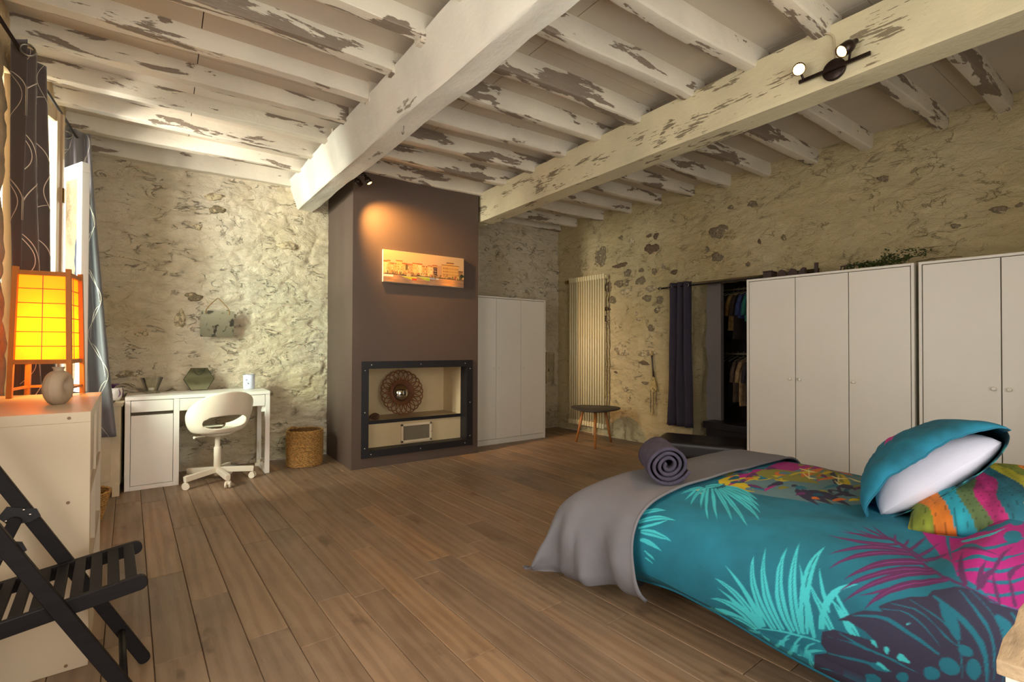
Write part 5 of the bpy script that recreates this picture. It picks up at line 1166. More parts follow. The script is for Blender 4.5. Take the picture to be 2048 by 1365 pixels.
2:1212,456 1219,461 1228,463 1241,463 1250,466 1264,468 1281,466 1297,466 1297,466 1308,453 1315,441 1317,431 1315,423 1308,418 1290,418 1248,433
8:821,638 816,643 816,648 814,653 816,656 816,661 819,666 819,673 819,673 832,661 848,648 859,638 863,631 863,626 859,621 850,621
9:1408,528 1377,568 1362,598 1368,613 1393,618 1408,611 1408,596 1408,578 1417,551 1428,521
9:1304,598 1253,636 1221,666 1224,683 1244,691 1255,686 1246,673 1246,656 1275,628 1313,596
9:1468,548 1377,591 1315,621 1250,653 1201,678 1206,678 1261,653 1324,623 1388,591 1473,548
9:1377,703 1341,736 1328,758 1350,771 1393,776 1413,768 1382,758 1362,746 1375,723 1406,691
9:1288,758 1241,786 1210,809 1221,814 1246,811 1257,806 1241,804 1237,798 1261,781 1297,756
9:1482,693 1377,736 1310,763 1257,786 1201,811 1204,811 1261,788 1317,766 1379,741 1482,696
9:1435,758 1395,791 1379,814 1364,841 1359,864 1386,854 1406,826 1417,801 1437,776 1451,753
9:632,431 661,443 667,461 663,468 621,468 618,471 656,476 683,453 672,433 636,428
0:703,421 690,408 672,403 650,398 627,401 601,403 578,408 552,413 552,413 572,413 587,418 603,421 623,423 643,426 665,428 685,433
0:703,428 672,433 643,441 610,453 576,468 543,486 514,501 481,523 481,523 512,508 541,496 567,486 598,473 625,466 656,456 687,446
0:701,438 663,456 627,473 596,493 563,513 534,533 505,556 478,576 478,576 507,558 536,541 567,523 594,508 625,491 661,471 696,451
0:703,451 654,478 607,506 565,536 521,566 478,598 449,623 423,648 423,648 452,628 485,603 529,573 572,546 614,518 656,491 703,461
0:705,468 659,503 618,531 578,563 538,593 494,628 463,658 434,683 434,683 465,661 503,633 552,598 592,571 632,541 670,508 716,473
0:707,483 656,533 618,573 583,611 545,648 503,686 476,713 454,736 454,736 481,716 518,686 565,648 607,611 643,573 683,531 732,476
0:716,498 659,563 618,613 574,661 527,711 494,748 469,778 449,804 449,804 476,778 509,748 554,706 607,656 647,608 692,553 747,486
0:721,506 681,573 650,631 625,676 592,718 561,758 532,791 512,816 512,816 543,791 585,753 627,711 656,666 685,618 723,556 759,486
0:741,508 712,563 685,611 670,648 650,686 632,718 605,753 574,788 574,788 616,751 654,713 687,673 710,633 743,583 768,533 779,486
0:756,508 741,546 725,583 707,621 696,651 685,678 665,711 643,743 643,743 681,706 712,671 743,631 774,588 794,548 803,513 794,486
0:772,503 770,531 765,558 756,586 747,613 734,643 725,668 712,696 712,696 741,663 774,626 799,591 816,556 828,523 823,501 808,481
0:696,446 703,456 714,463 727,468 747,468 774,466 794,466 819,463 819,463 812,453 805,443 796,433 785,426 770,421 752,421 727,423
0:661,418 638,423 616,431 596,438 576,443 554,453 532,461 514,468 514,468 529,466 545,463 565,458 585,453 605,448 627,441 652,428
0:336,358 345,375 354,388 365,403 374,416 383,428 392,441 400,456 400,456 400,436 398,416 392,398 383,383 372,370 358,358 343,348
0:298,370 311,393 323,416 334,438 343,461 352,483 358,508 363,533 363,533 365,503 365,476 363,448 354,423 340,401 325,378 305,358
0:276,378 287,401 298,421 307,438 318,456 329,471 343,486 356,498 356,498 345,481 336,466 327,448 316,431 307,413 294,393 283,373
0:263,393 263,413 265,436 267,456 269,478 271,501 276,526 276,551 276,551 285,528 289,503 291,481 294,456 291,431 285,408 276,388
0:231,398 231,413 231,426 229,441 229,458 227,476 227,496 225,516 225,516 234,498 240,481 245,466 249,448 249,431 249,416 242,398
0:198,423 196,431 191,438 187,446 185,456 182,463 180,476 176,486 176,486 182,478 189,471 194,463 196,453 198,443 202,436 202,426
0:171,428 169,436 167,443 165,448 165,456 162,463 160,471 158,478 158,478 160,473 165,468 169,461 171,453 174,446 176,438 176,431
0:105,934 118,906 122,876 122,841 116,806 102,768 11,698 9,678 9,678 11,701 13,728 58,781 78,821 96,859 93,891 91,924
0:111,944 133,926 149,901 156,874 160,846 156,814 147,781 131,748 131,748 138,778 140,806 138,834 133,859 125,884 111,906 96,931
0:122,959 151,939 171,916 189,889 202,861 209,829 214,798 214,766 214,766 205,793 196,821 185,849 171,874 156,901 133,924 109,946
0:127,961 142,941 154,919 160,894 169,866 176,839 180,809 185,778 185,778 176,806 167,834 156,856 147,884 138,906 125,929 116,954
0:129,969 160,956 185,934 207,911 225,886 242,859 256,829 269,798 269,798 251,826 234,851 216,876 194,899 171,919 149,941 120,959
0:136,1004 167,984 194,964 220,946 247,929 274,914 305,901 336,889 336,889 300,891 269,899 236,909 207,924 176,941 149,964 120,989
0:145,1031 174,1014 205,996 234,979 263,964 296,946 334,931 380,914 380,914 331,924 291,931 254,944 218,956 187,974 160,994 129,1016
0:154,1064 185,1049 218,1036 249,1024 280,1011 316,1001 356,989 405,979 405,979 354,979 311,981 274,989 236,996 200,1009 169,1026 138,1049
0:156,1086 196,1081 231,1071 267,1061 303,1049 343,1036 387,1021 454,999 454,999 387,1011 338,1019 296,1026 256,1036 218,1046 180,1056 145,1071
0:160,1104 216,1106 260,1101 303,1096 340,1091 378,1086 418,1081 472,1076 472,1076 425,1069 383,1064 340,1064 296,1066 251,1071 202,1076 151,1084
0:160,1126 191,1121 220,1116 249,1106 278,1091 305,1076 334,1059 365,1036 365,1036 331,1054 298,1066 269,1079 238,1089 211,1099 182,1106 151,1116
0:251,1164 269,1156 287,1149 300,1139 318,1129 336,1119 354,1109 372,1099 372,1099 349,1106 331,1114 314,1121 294,1129 278,1139 263,1149 247,1159
0:194,1149 231,1154 258,1156 285,1164 305,1171 325,1181 343,1199 360,1219 360,1219 352,1194 336,1174 314,1156 287,1144 258,1136 225,1134 189,1134
0:189,1191 209,1179 229,1166 247,1154 265,1139 280,1121 298,1104 314,1086 314,1086 291,1099 271,1111 254,1126 231,1139 214,1151 196,1166 180,1181
0:196,1151 216,1151 234,1151 254,1154 269,1154 287,1156 305,1161 325,1166 325,1166 307,1156 289,1149 269,1144 249,1139 229,1139 211,1139 194,1144
0:265,1214 274,1207 283,1196 289,1191 296,1184 305,1176 311,1171 318,1166 318,1166 309,1169 300,1171 289,1176 283,1184 274,1191 267,1199 260,1209
0:218,1247 231,1239 242,1229 254,1219 263,1204 274,1189 283,1171 291,1154 291,1154 276,1169 260,1181 247,1191 236,1204 225,1214 216,1227 209,1237
0:216,1229 227,1227 236,1222 242,1217 251,1209 258,1202 265,1194 269,1184 269,1184 260,1189 251,1194 240,1199 231,1204 222,1209 216,1217 209,1224
0:154,1139 151,1104 145,1069 140,1036 131,1001 118,964 102,926 69,879 69,879 98,926 113,964 125,999 133,1034 138,1069 145,1101 149,1136
0:96,944 91,924 76,899 38,861 31,841 22,819 20,798 18,778 18,778 20,801 18,821 27,841 36,864 38,881 73,916 91,941
0:87,974 91,971 91,966 91,964 91,959 91,951 93,949 93,944 93,944 91,946 89,949 85,951 80,954 78,959 76,961 73,966
0:93,1024 98,1024 107,1029 116,1034 122,1039 129,1044 136,1051 140,1059 140,1059 138,1051 131,1041 127,1036 120,1029 107,1021 96,1016 91,1014
0:96,1056 102,1059 111,1064 120,1069 127,1074 136,1079 140,1084 149,1094 149,1094 145,1084 138,1076 131,1069 122,1064 111,1056 100,1051 93,1054
0:96,1089 102,1094 109,1096 118,1101 125,1106 129,1111 136,1119 142,1126 142,1126 138,1116 133,1109 129,1104 122,1096 113,1091 105,1086 96,1084
0:18,1014 20,1016 22,1016 73,1041 91,1049 93,1061 98,1064 113,1074 113,1074 102,1059 96,1051 91,1039 78,1029 22,1004 20,1004 9,1009
0:31,976 51,986 78,1001 91,1009 93,1016 96,1024 109,1034 120,1046 120,1046 113,1031 105,1021 96,1009 91,999 82,991 47,974 36,971
0:67,1111 82,1116 91,1116 91,1114 91,1111 91,1106 93,1109 96,1101 96,1101 91,1096 91,1096 80,1094 67,1091 47,1086 16,1079 11,1084
0:82,1061 91,1076 93,1096 96,1104 105,1116 116,1131 125,1144 131,1156 131,1156 127,1144 122,1131 118,1119 109,1104 98,1089 93,1081 91,1061
0:120,1156 120,1159 122,1164 125,1166 127,1169 133,1174 136,1176 140,1179 140,1179 138,1176 136,1171 136,1169 133,1166 129,1161 127,1159 125,1156
3:805,1252 850,1269 983,1277 1168,1259 1533,1242 1600,1319 1600,1412 1582,1517 425,1662 414,1579 416,1537 423,1509 434,1492 443,1469 458,1434 541,1397 676,1332 739,1292
10:656,1372 645,1394 630,1414 581,1439 549,1457 543,1474 576,1492 638,1512 707,1532 719,1529 659,1507 594,1487 565,1469 585,1452 654,1424 703,1394 694,1379 670,1367
10:512,1417 505,1439 507,1457 512,1472 509,1487 512,1502 525,1519 554,1534 598,1549 607,1547 565,1532 538,1514 525,1499 525,1487 525,1469 523,1452 516,1434 518,1414
10:469,1432 469,1452 472,1472 478,1489 481,1504 485,1519 496,1534 514,1549 534,1564 541,1562 521,1547 505,1532 494,1517 492,1502 487,1487 481,1469 476,1449 474,1429
10:454,1487 456,1499 456,1512 458,1524 463,1537 469,1549 481,1562 492,1572 503,1584 507,1582 496,1569 487,1557 478,1547 472,1534 467,1522 463,1512 461,1499 458,1487
10:821,1332 863,1339 897,1352 901,1369 812,1409 743,1447 770,1467 854,1479 972,1487 990,1482 888,1469 830,1452 841,1424 994,1369 1017,1342 954,1334 883,1332 832,1327
10:994,1304 1066,1304 1130,1309 1170,1317 1166,1337 1108,1372 1028,1412 1397,1364 1553,1362 1593,1352 1428,1354 1286,1357 1235,1344 1228,1327 1226,1307 1186,1292 1095,1294 1014,1297
10:1591,1259 1537,1282 1439,1312 1406,1332 1439,1339 1471,1339 1451,1362 972,1469 932,1497 948,1497 1012,1467 1535,1352 1597,1319 1531,1314 1488,1319 1511,1307 1593,1277 1611,1249
10:1597,1312 1597,1319 1600,1324 1604,1324 1615,1327 1591,1349 1591,1359 1531,1382 1023,1477 1039,1477 1586,1377 1591,1367 1591,1359 1615,1327 1615,1327 1597,1332 1595,1322 1597,1314
10:425,1497 427,1507 427,1514 427,1524 432,1534 438,1547 445,1562 454,1577 463,1589 465,1589 458,1574 452,1559 445,1544 438,1532 436,1522 432,1514 432,1507 427,1497
10:1003,1277 950,1287 897,1297 852,1307 812,1317 770,1329 719,1347 645,1369 543,1399 541,1402 643,1374 725,1352 785,1334 821,1324 859,1314 899,1304 952,1292 1003,1279
10:1406,1357 1379,1357 1315,1357 1266,1349 1246,1337 1241,1324 1250,1319 1277,1317 1333,1317 1388,1324 1410,1337 1417,1349
10:719,1524 692,1527 667,1524 652,1517 650,1507 663,1497 685,1489 714,1487 743,1489 761,1497 765,1507 750,1517
10:1593,1369 1591,1367 1548,1369 1526,1367 1526,1357 1555,1347 1597,1337 1593,1339 1593,1344 1591,1352 1593,1362 1593,1367
10:879,1502 859,1502 841,1499 828,1494 821,1489 828,1482 843,1477 861,1477 883,1477 899,1482 903,1489 901,1494
10:1622,1327 1622,1327 1615,1327 1604,1324 1595,1322 1597,1317 1600,1314 1597,1314 1597,1322 1600,1324 1611,1324 1615,1327
10:857,1544 819,1549 794,1547 783,1539 779,1532 788,1524 816,1517 848,1514 874,1517 892,1522 899,1529 881,1539
0:776,1369 730,1399 681,1427 672,1444 674,1459 699,1469 739,1474 783,1479 783,1479 750,1472 716,1464 703,1452 705,1437 743,1412 788,1384 801,1362
0:1188,1284 1201,1292 1221,1297 1241,1302 1261,1307 1288,1312 1330,1312 1366,1314 1366,1314 1355,1307 1330,1302 1304,1297 1277,1292 1250,1289 1224,1284 1204,1279
0:861,1222 881,1229 908,1234 937,1239 954,1247 970,1257 983,1264 997,1274 997,1274 992,1262 988,1252 974,1242 959,1232 939,1224 905,1222 874,1217
0:861,1289 870,1289 879,1289 885,1289 899,1287 914,1284 932,1279 948,1277 948,1277 941,1274 930,1274 917,1277 905,1277 892,1279 881,1282 868,1284
2:692,1189 654,1222 618,1254 590,1284 558,1317 509,1357 458,1399 438,1432 427,1464 420,1494 416,1514 412,1532 414,1534 420,1517 425,1494 432,1464 445,1432 467,1399 527,1357 574,1317 607,1284 636,1252 663,1222 696,1189
2:647,1227 627,1207 612,1184 594,1161 581,1136 570,1109 563,1079 563,1044 563,1044 554,1081 554,1114 558,1144 570,1169 585,1194 605,1214 632,1232
2:623,1262 614,1229 598,1199 570,1174 541,1151 507,1131 472,1116 432,1101 432,1101 463,1119 492,1139 518,1161 541,1186 561,1212 581,1239 598,1269
2:607,1282 585,1247 558,1214 525,1186 489,1164 449,1149 407,1134 372,1124 372,1124 403,1139 434,1156 467,1176 498,1199 527,1224 556,1254 583,1289
2:570,1324 563,1292 541,1267 509,1242 474,1222 432,1207 396,1191 356,1176 356,1176 387,1196 416,1217 443,1237 474,1257 498,1279 523,1304 545,1329
2:534,1357 529,1322 505,1292 469,1267 429,1244 394,1219 356,1196 318,1174 318,1174 352,1202 378,1229 409,1254 440,1279 472,1304 498,1332 503,1364
2:503,1374 514,1334 485,1304 445,1282 405,1259 365,1234 329,1212 289,1189 289,1189 325,1217 356,1244 385,1269 418,1294 454,1317 481,1344 481,1379
2:456,1417 458,1384 452,1354 425,1329 398,1304 372,1279 347,1254 325,1224 325,1224 343,1257 363,1284 383,1312 407,1337 425,1364 438,1392 447,1419
2:454,1414 465,1369 449,1334 414,1309 380,1289 349,1272 323,1259 294,1249 294,1249 318,1264 340,1282 365,1299 389,1322 418,1347 434,1379 443,1417
2:563,1339 594,1317 614,1294 632,1272 652,1249 663,1232 672,1212 679,1194 679,1194 670,1212 652,1232 636,1252 621,1272 601,1294 578,1317 558,1339
2:681,1199 670,1179 656,1159 647,1139 636,1116 621,1096 612,1074 601,1051 601,1051 610,1076 614,1099 623,1121 634,1141 647,1161 661,1181 672,1202
2:674,1207 661,1191 647,1174 643,1154 636,1134 627,1114 627,1091 630,1064 630,1064 623,1091 621,1116 621,1139 627,1159 638,1176 650,1194 667,1209
2:667,1212 665,1196 665,1179 661,1164 661,1144 661,1126 661,1104 665,1081 665,1081 656,1106 652,1126 647,1149 645,1166 647,1184 654,1199 661,1214
2:663,1217 670,1202 679,1186 683,1169 692,1149 699,1129 707,1106 721,1081 721,1081 701,1109 687,1131 679,1151 667,1171 661,1189 659,1204 652,1219
2:656,1222 670,1209 681,1194 692,1179 707,1161 719,1146 734,1126 759,1104 759,1104 732,1126 710,1146 692,1164 679,1181 663,1196 654,1212 650,1224
2:641,1234 656,1227 667,1222 676,1217 687,1212 699,1209 710,1204 725,1199 725,1199 712,1199 696,1202 679,1207 661,1214 647,1219 634,1227 625,1234
2:618,1254 630,1254 641,1254 659,1252 670,1252 687,1249 705,1244 727,1239 727,1239 710,1242 692,1242 681,1242 663,1244 652,1244 638,1247 627,1249
2:610,1272 621,1277 641,1277 665,1279 690,1279 725,1277 765,1274 805,1274 805,1274 768,1272 739,1269 703,1269 681,1269 656,1267 636,1267 618,1267
2:583,1299 596,1307 616,1312 636,1314 663,1317 692,1317 723,1317 761,1314 761,1314 734,1312 701,1312 681,1307 656,1304 634,1302 616,1299 596,1294
2:565,1319 570,1329 581,1337 592,1344 612,1349 632,1354 650,1359 667,1364 667,1364 663,1354 652,1347 641,1339 627,1334 612,1327 594,1322 581,1314
2:438,1462 449,1457 461,1452 472,1447 485,1442 503,1437 529,1429 587,1417 587,1417 541,1422 512,1424 487,1429 469,1434 454,1439 443,1447 432,1457
2:432,1487 443,1487 454,1487 465,1487 476,1487 485,1487 498,1487 512,1487 512,1487 501,1484 487,1479 476,1477 465,1477 452,1477 440,1479 429,1482
2:438,1494 449,1497 456,1499 465,1499 472,1502 478,1504 485,1507 494,1514 494,1514 492,1504 485,1497 478,1492 469,1487 458,1484 447,1484 436,1487
2:665,1389 614,1414 570,1437 549,1454 543,1469 543,1482 543,1497 538,1509 538,1509 547,1497 549,1482 554,1467 572,1449 596,1432 659,1404 683,1384
2:476,1509 489,1509 503,1512 518,1514 538,1517 570,1517 603,1519 641,1522 641,1522 607,1517 578,1512 545,1509 523,1507 505,1504 489,1504 476,1504
2:481,1544 487,1544 494,1547 501,1547 507,1549 516,1554 527,1559 538,1567 538,1567 532,1557 525,1549 518,1544 507,1539 496,1534 487,1534 478,1537
2:420,1564 429,1562 438,1557 449,1554 458,1552 467,1547 478,1542 487,1539 487,1539 476,1539 465,1542 454,1544 445,1549 436,1552 427,1554 418,1559
2:416,1534 423,1532 434,1527 443,1524 452,1519 463,1514 474,1509 485,1504 485,1504 472,1507 461,1509 447,1514 438,1517 429,1522 420,1527 412,1532
2:372,1382 369,1387 367,1392 365,1397 365,1402 365,1409 363,1414 363,1419 363,1419 365,1414 367,1409 367,1404 369,1399 372,1394 374,1387 374,1382
2:376,1392 372,1394 369,1399 369,1404 367,1407 365,1412 365,1417 363,1419 363,1419 365,1417 367,1412 369,1409 372,1404 374,1399 376,1397 378,1392
2:378,1399 376,1402 374,1404 372,1409 369,1412 367,1414 365,1419 363,1422 363,1422 367,1419 369,1417 372,1414 374,1409 376,1407 378,1404 380,1399
2:383,1407 378,1409 376,1412 374,1414 372,1417 369,1419 367,1422 365,1424 365,1424 367,1422 369,1419 374,1417 376,1417 378,1414 380,1412 385,1409
2:387,1414 383,1417 380,1417 376,1419 374,1419 369,1422 367,1424 365,1424 365,1424 367,1424 372,1424 374,1422 378,1422 380,1422 385,1419 387,1417
2:389,1424 385,1424 383,1424 378,1424 376,1424 372,1424 369,1427 365,1427 365,1427 369,1427 372,1427 376,1427 378,1427 383,1427 387,1427 389,1427
4:238,1186 263,1212 291,1247 305,1294 316,1282 340,1304 378,1347 392,1382 414,1389 429,1437 427,1482 414,1514 414,1547 414,1579 420,1662 234,1677 2,1166 11,1086 96,1114 125,1156 147,1139 185,1144 207,1176 214,1237 220,1289 236,1259 247,1214
10:265,1222 274,1252 283,1282 285,1309 278,1334 271,1359 265,1384 258,1409 251,1432 256,1434 265,1412 274,1389 280,1364 289,1339 296,1312 291,1282 280,1252 267,1222
10:311,1292 318,1314 325,1334 323,1354 316,1372 307,1389 296,1404 285,1419 274,1432 274,1434 287,1419 298,1407 309,1392 320,1374 327,1354 327,1334 320,1314 314,1292
10:336,1309 340,1337 343,1362 334,1389 318,1417 300,1439 294,1454 291,1467 289,1477 294,1479 294,1467 296,1457 305,1442 320,1417 338,1389 347,1364 343,1337 338,1309
10:376,1412 363,1419 349,1424 338,1432 329,1437 323,1444 316,1449 309,1457 303,1464 309,1472 320,1469 331,1467 343,1462 352,1457 360,1449 367,1439 376,1429 383,1417
10:367,1347 356,1377 345,1402 334,1427 320,1447 307,1464 280,1474 247,1479 214,1484 214,1484 249,1482 283,1477 309,1467 325,1449 338,1427 349,1404 358,1377 369,1349
10:394,1394 374,1422 358,1449 343,1472 329,1492 311,1507 289,1519 263,1524 234,1529 236,1532 265,1532 296,1527 323,1517 340,1499 356,1479 369,1454 383,1427 400,1394
10:420,1447 405,1464 389,1482 374,1497 360,1512 345,1524 318,1534 280,1539 240,1544 242,1544 280,1542 320,1539 347,1529 367,1517 380,1502 394,1484 407,1467 423,1447
10:425,1469 412,1492 398,1512 383,1527 367,1539 347,1549 320,1554 285,1557 249,1557 249,1559 285,1559 320,1557 349,1552 369,1542 385,1529 400,1512 414,1492 427,1469
10:385,1527 378,1532 372,1539 367,1544 360,1547 354,1549 345,1552 334,1554 323,1559 325,1564 338,1567 352,1567 363,1567 376,1564 385,1557 389,1547 392,1539 392,1529
10:403,1554 396,1562 389,1567 383,1572 374,1577 365,1582 354,1584 340,1589 329,1594 329,1597 343,1594 358,1592 369,1589 380,1587 389,1579 396,1572 400,1564 407,1557
10:202,1191 196,1217 189,1244 189,1269 187,1289 189,1309 187,1334 185,1362 185,1389 187,1389 189,1362 194,1337 194,1312 194,1292 194,1269 196,1247 200,1219 205,1191
10:122,1156 129,1184 133,1212 140,1237 145,1259 145,1277 149,1294 151,1309 156,1327 158,1327 156,1312 156,1297 156,1282 154,1262 149,1239 142,1212 133,1184 127,1156
10:71,1124 82,1146 89,1166 91,1186 91,1204 91,1219 91,1234 91,1249 91,1262 93,1269 93,1257 93,1242 93,1227 93,1212 91,1186 91,1169 91,1149 78,1126
10:178,1159 182,1181 185,1202 187,1219 187,1237 187,1249 185,1259 185,1269 185,1282 185,1282 187,1272 189,1262 191,1252 194,1239 191,1222 187,1202 182,1181 180,1161
10:285,1499 278,1494 276,1489 274,1479 276,1474 283,1469 289,1469 296,1472 300,1479 300,1487 298,1494 291,1499
10:234,1477 225,1472 216,1459 216,1449 218,1439 229,1434 238,1434 249,1439 256,1452 256,1462 251,1472 245,1477
10:265,1517 254,1519 240,1514 231,1509 229,1502 234,1494 242,1489 256,1489 267,1492 276,1497 278,1504 274,1512
10:202,1437 194,1432 187,1424 182,1414 182,1407 189,1402 198,1402 207,1404 216,1414 218,1422 218,1432 211,1437
10:111,1297 102,1292 96,1282 93,1274 93,1264 93,1257 102,1254 111,1259 118,1269 125,1282 122,1289 120,1297
10:158,1367 151,1364 142,1357 140,1349 140,1342 145,1337 151,1337 160,1342 167,1349 171,1357 171,1364 165,1367
10:285,1579 278,1579 271,1574 267,1569 265,1562 267,1557 274,1557 280,1557 287,1562 291,1567 291,1572 289,1577
10:154,1319 147,1314 145,1304 140,1289 142,1277 147,1269 151,1267 156,1274 160,1284 160,1297 160,1309 156,1317
0:218,1274 214,1277 211,1277 209,1279 209,1284 207,1287 205,1289 205,1292 205,1292 209,1292 211,1292 216,1289 218,1289 220,1287 222,1284 222,1279
0:216,1309 214,1309 209,1309 205,1309 202,1312 200,1314 200,1317 198,1319 198,1319 200,1319 205,1319 211,1322 214,1322 216,1319 218,1319 220,1317
0:202,1339 198,1342 196,1347 198,1352 198,1357 200,1362 200,1367 202,1372 202,1372 207,1369 209,1364 211,1362 214,1357 216,1354 216,1349 214,1344
0:158,1287 156,1292 156,1297 154,1302 151,1307 154,1312 154,1317 154,1322 154,1322 158,1319 160,1314 162,1312 165,1307 167,1302 167,1297 167,1292
0:294,1354 294,1357 294,1357 296,1359 298,1359 300,1362 300,1362 303,1362 303,1362 303,1359 300,1359 300,1357 300,1357 298,1354 298,1354 296,1354"""
def np_grid_obj(name, P, mat, parent=None, cols=None):
    nu, nv = P.shape[:2]; me = bpy.data.meshes.new(name); nV = nu*nv; me.vertices.add(nV); me.vertices.foreach_set('co', P.reshape(-1).astype(np.float32))
    i, j = np.meshgrid(np.arange(nu-1), np.arange(nv-1), indexing='ij'); a = (i*nv+j).ravel(); q = np.stack([a, a+nv, a+nv+1, a+1], 1); nF = len(q)
    me.loops.add(nF*4); me.loops.foreach_set('vertex_index', q.ravel().astype(np.int32)); me.polygons.add(nF); me.polygons.foreach_set('loop_start', (np.arange(nF)*4).astype(np.int32))
    me.polygons.foreach_set('use_smooth', np.ones(nF, bool)); me.update(calc_edges=True); me.validate()
    if cols is not None: set_cols(me, cols.reshape(-1, 3))
    me.materials.append(mat); o = bpy.data.objects.new(name, me); link(o, parent); return o
PAL = np.array([(66, 196, 206), (20, 84, 104), (92, 40, 88), (168, 28, 120), (50, 48, 72), (204, 178, 36), (136, 132, 52), (214, 112, 44), (96, 128, 132), (238, 224, 150), (22, 110, 132)], float)
bed = root('bed', 'low double bed base and mattress under the tropical duvet', 'bed', (0, 0, 0))
MT['bedbase'] = plain('dark_bed_base', (52, 46, 44), .9, .1, 6, .2, 100); MT['matt'] = plain('white_mattress', (214, 210, 202), .9, .03, 4)
MB().box(1.84, 3.02, -.14, 1.74, .10, .27).build('base', MT['bedbase'], bed, bevel=.015); MB().box(1.81, 3.05, -.15, 1.76, .27, .458).build('mattress', MT['matt'], bed, bevel=.04, seg=3)
for (x, y) in ((1.92, .0), (2.94, .0), (1.92, 1.64), (2.94, 1.64)): MB().cyl((x, y, 0), (x, y, .1), .025, 12).build('leg', MT['bedbase'], bed)
NA, NB = 720, 600
P, LA = bed_surface(NA, NB); NA, NB = 1440, 1200
A_, B_ = np.meshgrid(np.linspace(0, 1, NA), np.linspace(0, 1, NB), indexing='ij')
cols = np.tile(PAL[10], (NA, NB, 1)); cols = cols*(1+.18*fbm(A_*14, B_*14, 91, 4)[..., None])
def paint(poly, c):
    p = np.array(poly); lo = p.min(0); hi = p.max(0); i0, i1 = int(lo[0]*(NA-1)), int(hi[0]*(NA-1))+2; j0, j1 = int(lo[1]*(NB-1)), int(hi[1]*(NB-1))+2
    if i1 <= i0 or j1 <= j0: return
    m = inpoly(A_[i0:i1, j0:j1], B_[i0:i1, j0:j1], p); cols[i0:i1, j0:j1][m] = c
for ln in PRINT.split('\n'):
    k, pts = ln.split(':'); poly = [tuple(int(v)/2000. for v in q.split(',')) for q in pts.split()]; k = int(k); paint(poly, PAL[k])
    n = len(poly)
    if n == 16 and k in (0, 2):
        mid = [((poly[i][0]+poly[15-i][0])/2, (poly[i][1]+poly[15-i][1])/2) for i in range(8)]; w = [(np.array(poly[i])-np.array(poly[15-i]))*.055 for i in range(8)]
        if max(np.hypot(*v) for v in w) > .0006: paint([tuple(np.array(m)+v) for m, v in zip(mid[:7], w[:7])]+[tuple(np.array(m)-v) for m, v in zip(mid[:7], w[:7])][::-1], PAL[10]*.9 if k == 0 else PAL[2]*1.5)
cols = cols.reshape(720, 2, 600, 2, 3).mean((1, 3))
MT['duvet'] = mat_print('tropical_duvet_cotton', .85, .3, 420)
duv = root('duvet', 'teal duvet printed with tropical cyan, magenta and dark leaves', 'duvet', (0, 0, 0))
o = np_grid_obj('cover', P, MT['duvet'], duv, lin_arr(np.clip(cols, 0, 255)))
MB().tube([tuple(P[0, j]) for j in range(0, 600, 4)], .006, 6).build('hem', plain('teal_cotton_hem', (22, 112, 136), .9, .05), duv)

# grey throw across the foot of the bed
MT['throw'] = plain('grey_cotton_throw', (116, 114, 118), .9, .06, 4, .35, 120)
NT_, NQ = 260, 150
PROF2 = [(1.70, .075), (1.655, .15), (1.632, .27), (1.655, .385), (1.735, .467), (1.89, .511), (2.2, .529), (2.5, .533), (2.8, .527), (3.03, .505), (3.15, .43), (3.19, .3), (3.18, .12)]
c_ = catmull(PROF2, 700); d_ = np.concatenate([[0], np.cumsum(np.hypot(*np.diff(c_, axis=0).T))]); s_ = np.linspace(0, d_[-1], NT_); xp = np.interp(s_, d_, c_[:, 0]); zp = np.interp(s_, d_, c_[:, 1])
cy = catmull([(1.435, 0.), (1.55, 0.), (1.68, .004), (1.78, .03), (1.855, .11), (1.895, .22), (1.93, .33), (1.95, .42)], 500); d2 = np.concatenate([[0], np.cumsum(np.hypot(*np.diff(cy, axis=0).T))]); q_ = np.linspace(0, d2[-1], NQ); yp = np.interp(q_, d2, cy[:, 0]); dp = np.interp(q_, d2, cy[:, 1])
X = np.repeat(xp[:, None], NQ, 1); DX = np.repeat(np.maximum(.533-zp, 0)[:, None], NQ, 1); Yq = np.repeat(yp[None], NT_, 0); DY = np.repeat(np.maximum(dp, 0)[None], NT_, 0); SS = np.repeat(s_[:, None], NQ, 1)
D = (DX**2.4+DY**2.4)**(1/2.4); lim = .46; D = np.where(D > lim-.06, lim-.06+.06*np.tanh((D-(lim-.06))/.06), D)
Zq = .533-D+.010*fbm(X*3, Yq*4, 81, 3)*(D < .1)
hang = np.clip(DX/.4, 0, 1)*(X < 2.4); hangr = np.clip(DX/.4, 0, 1)*(X > 2.4); foot = np.clip(DY/.4, 0, 1)
edge = np.clip((Yq-1.435)/.5, 0, 1)
X = X-hang**.75*(.03+.13*edge**1.2)-hang*(.026*np.sin(Yq*26+1.5*hang)+.014*np.sin(Yq*47+.7-2*hang)+.02*fbm(Yq*9, Zq*3, 87, 3))*np.clip(hang*1.6-.15, 0, 1)+hangr*.03
Yq = Yq-.075*hang*(1-edge)+foot*(.03*np.sin(SS*21)+.014*np.sin(SS*37))-.02*np.sin(X*3+.5)*(1-edge)
Yq = Yq+.02*fbm(X*2.2, Zq*2.2, 83, 2)*(1-edge)
Zq = np.maximum(Zq+.02*np.sin(Yq*9+1.)*hang**3, .045)
X = X+.012*fbm(Yq*11, Zq*5, 85, 3)*hang
thr = root('bed_throw', 'grey cotton throw draped over the foot of the bed', 'throw', (0, 0, 0))
o = np_grid_obj('cloth', np.stack([X, Yq, Zq], -1), MT['throw'], thr); solid(o, .006, 1)
hm = [(X[i, 0], Yq[i, 0], Zq[i, 0]+.004) for i in range(0, NT_, 3)]; MB().tube(hm, .0065, 7).build('hem', MT['throw'], thr)

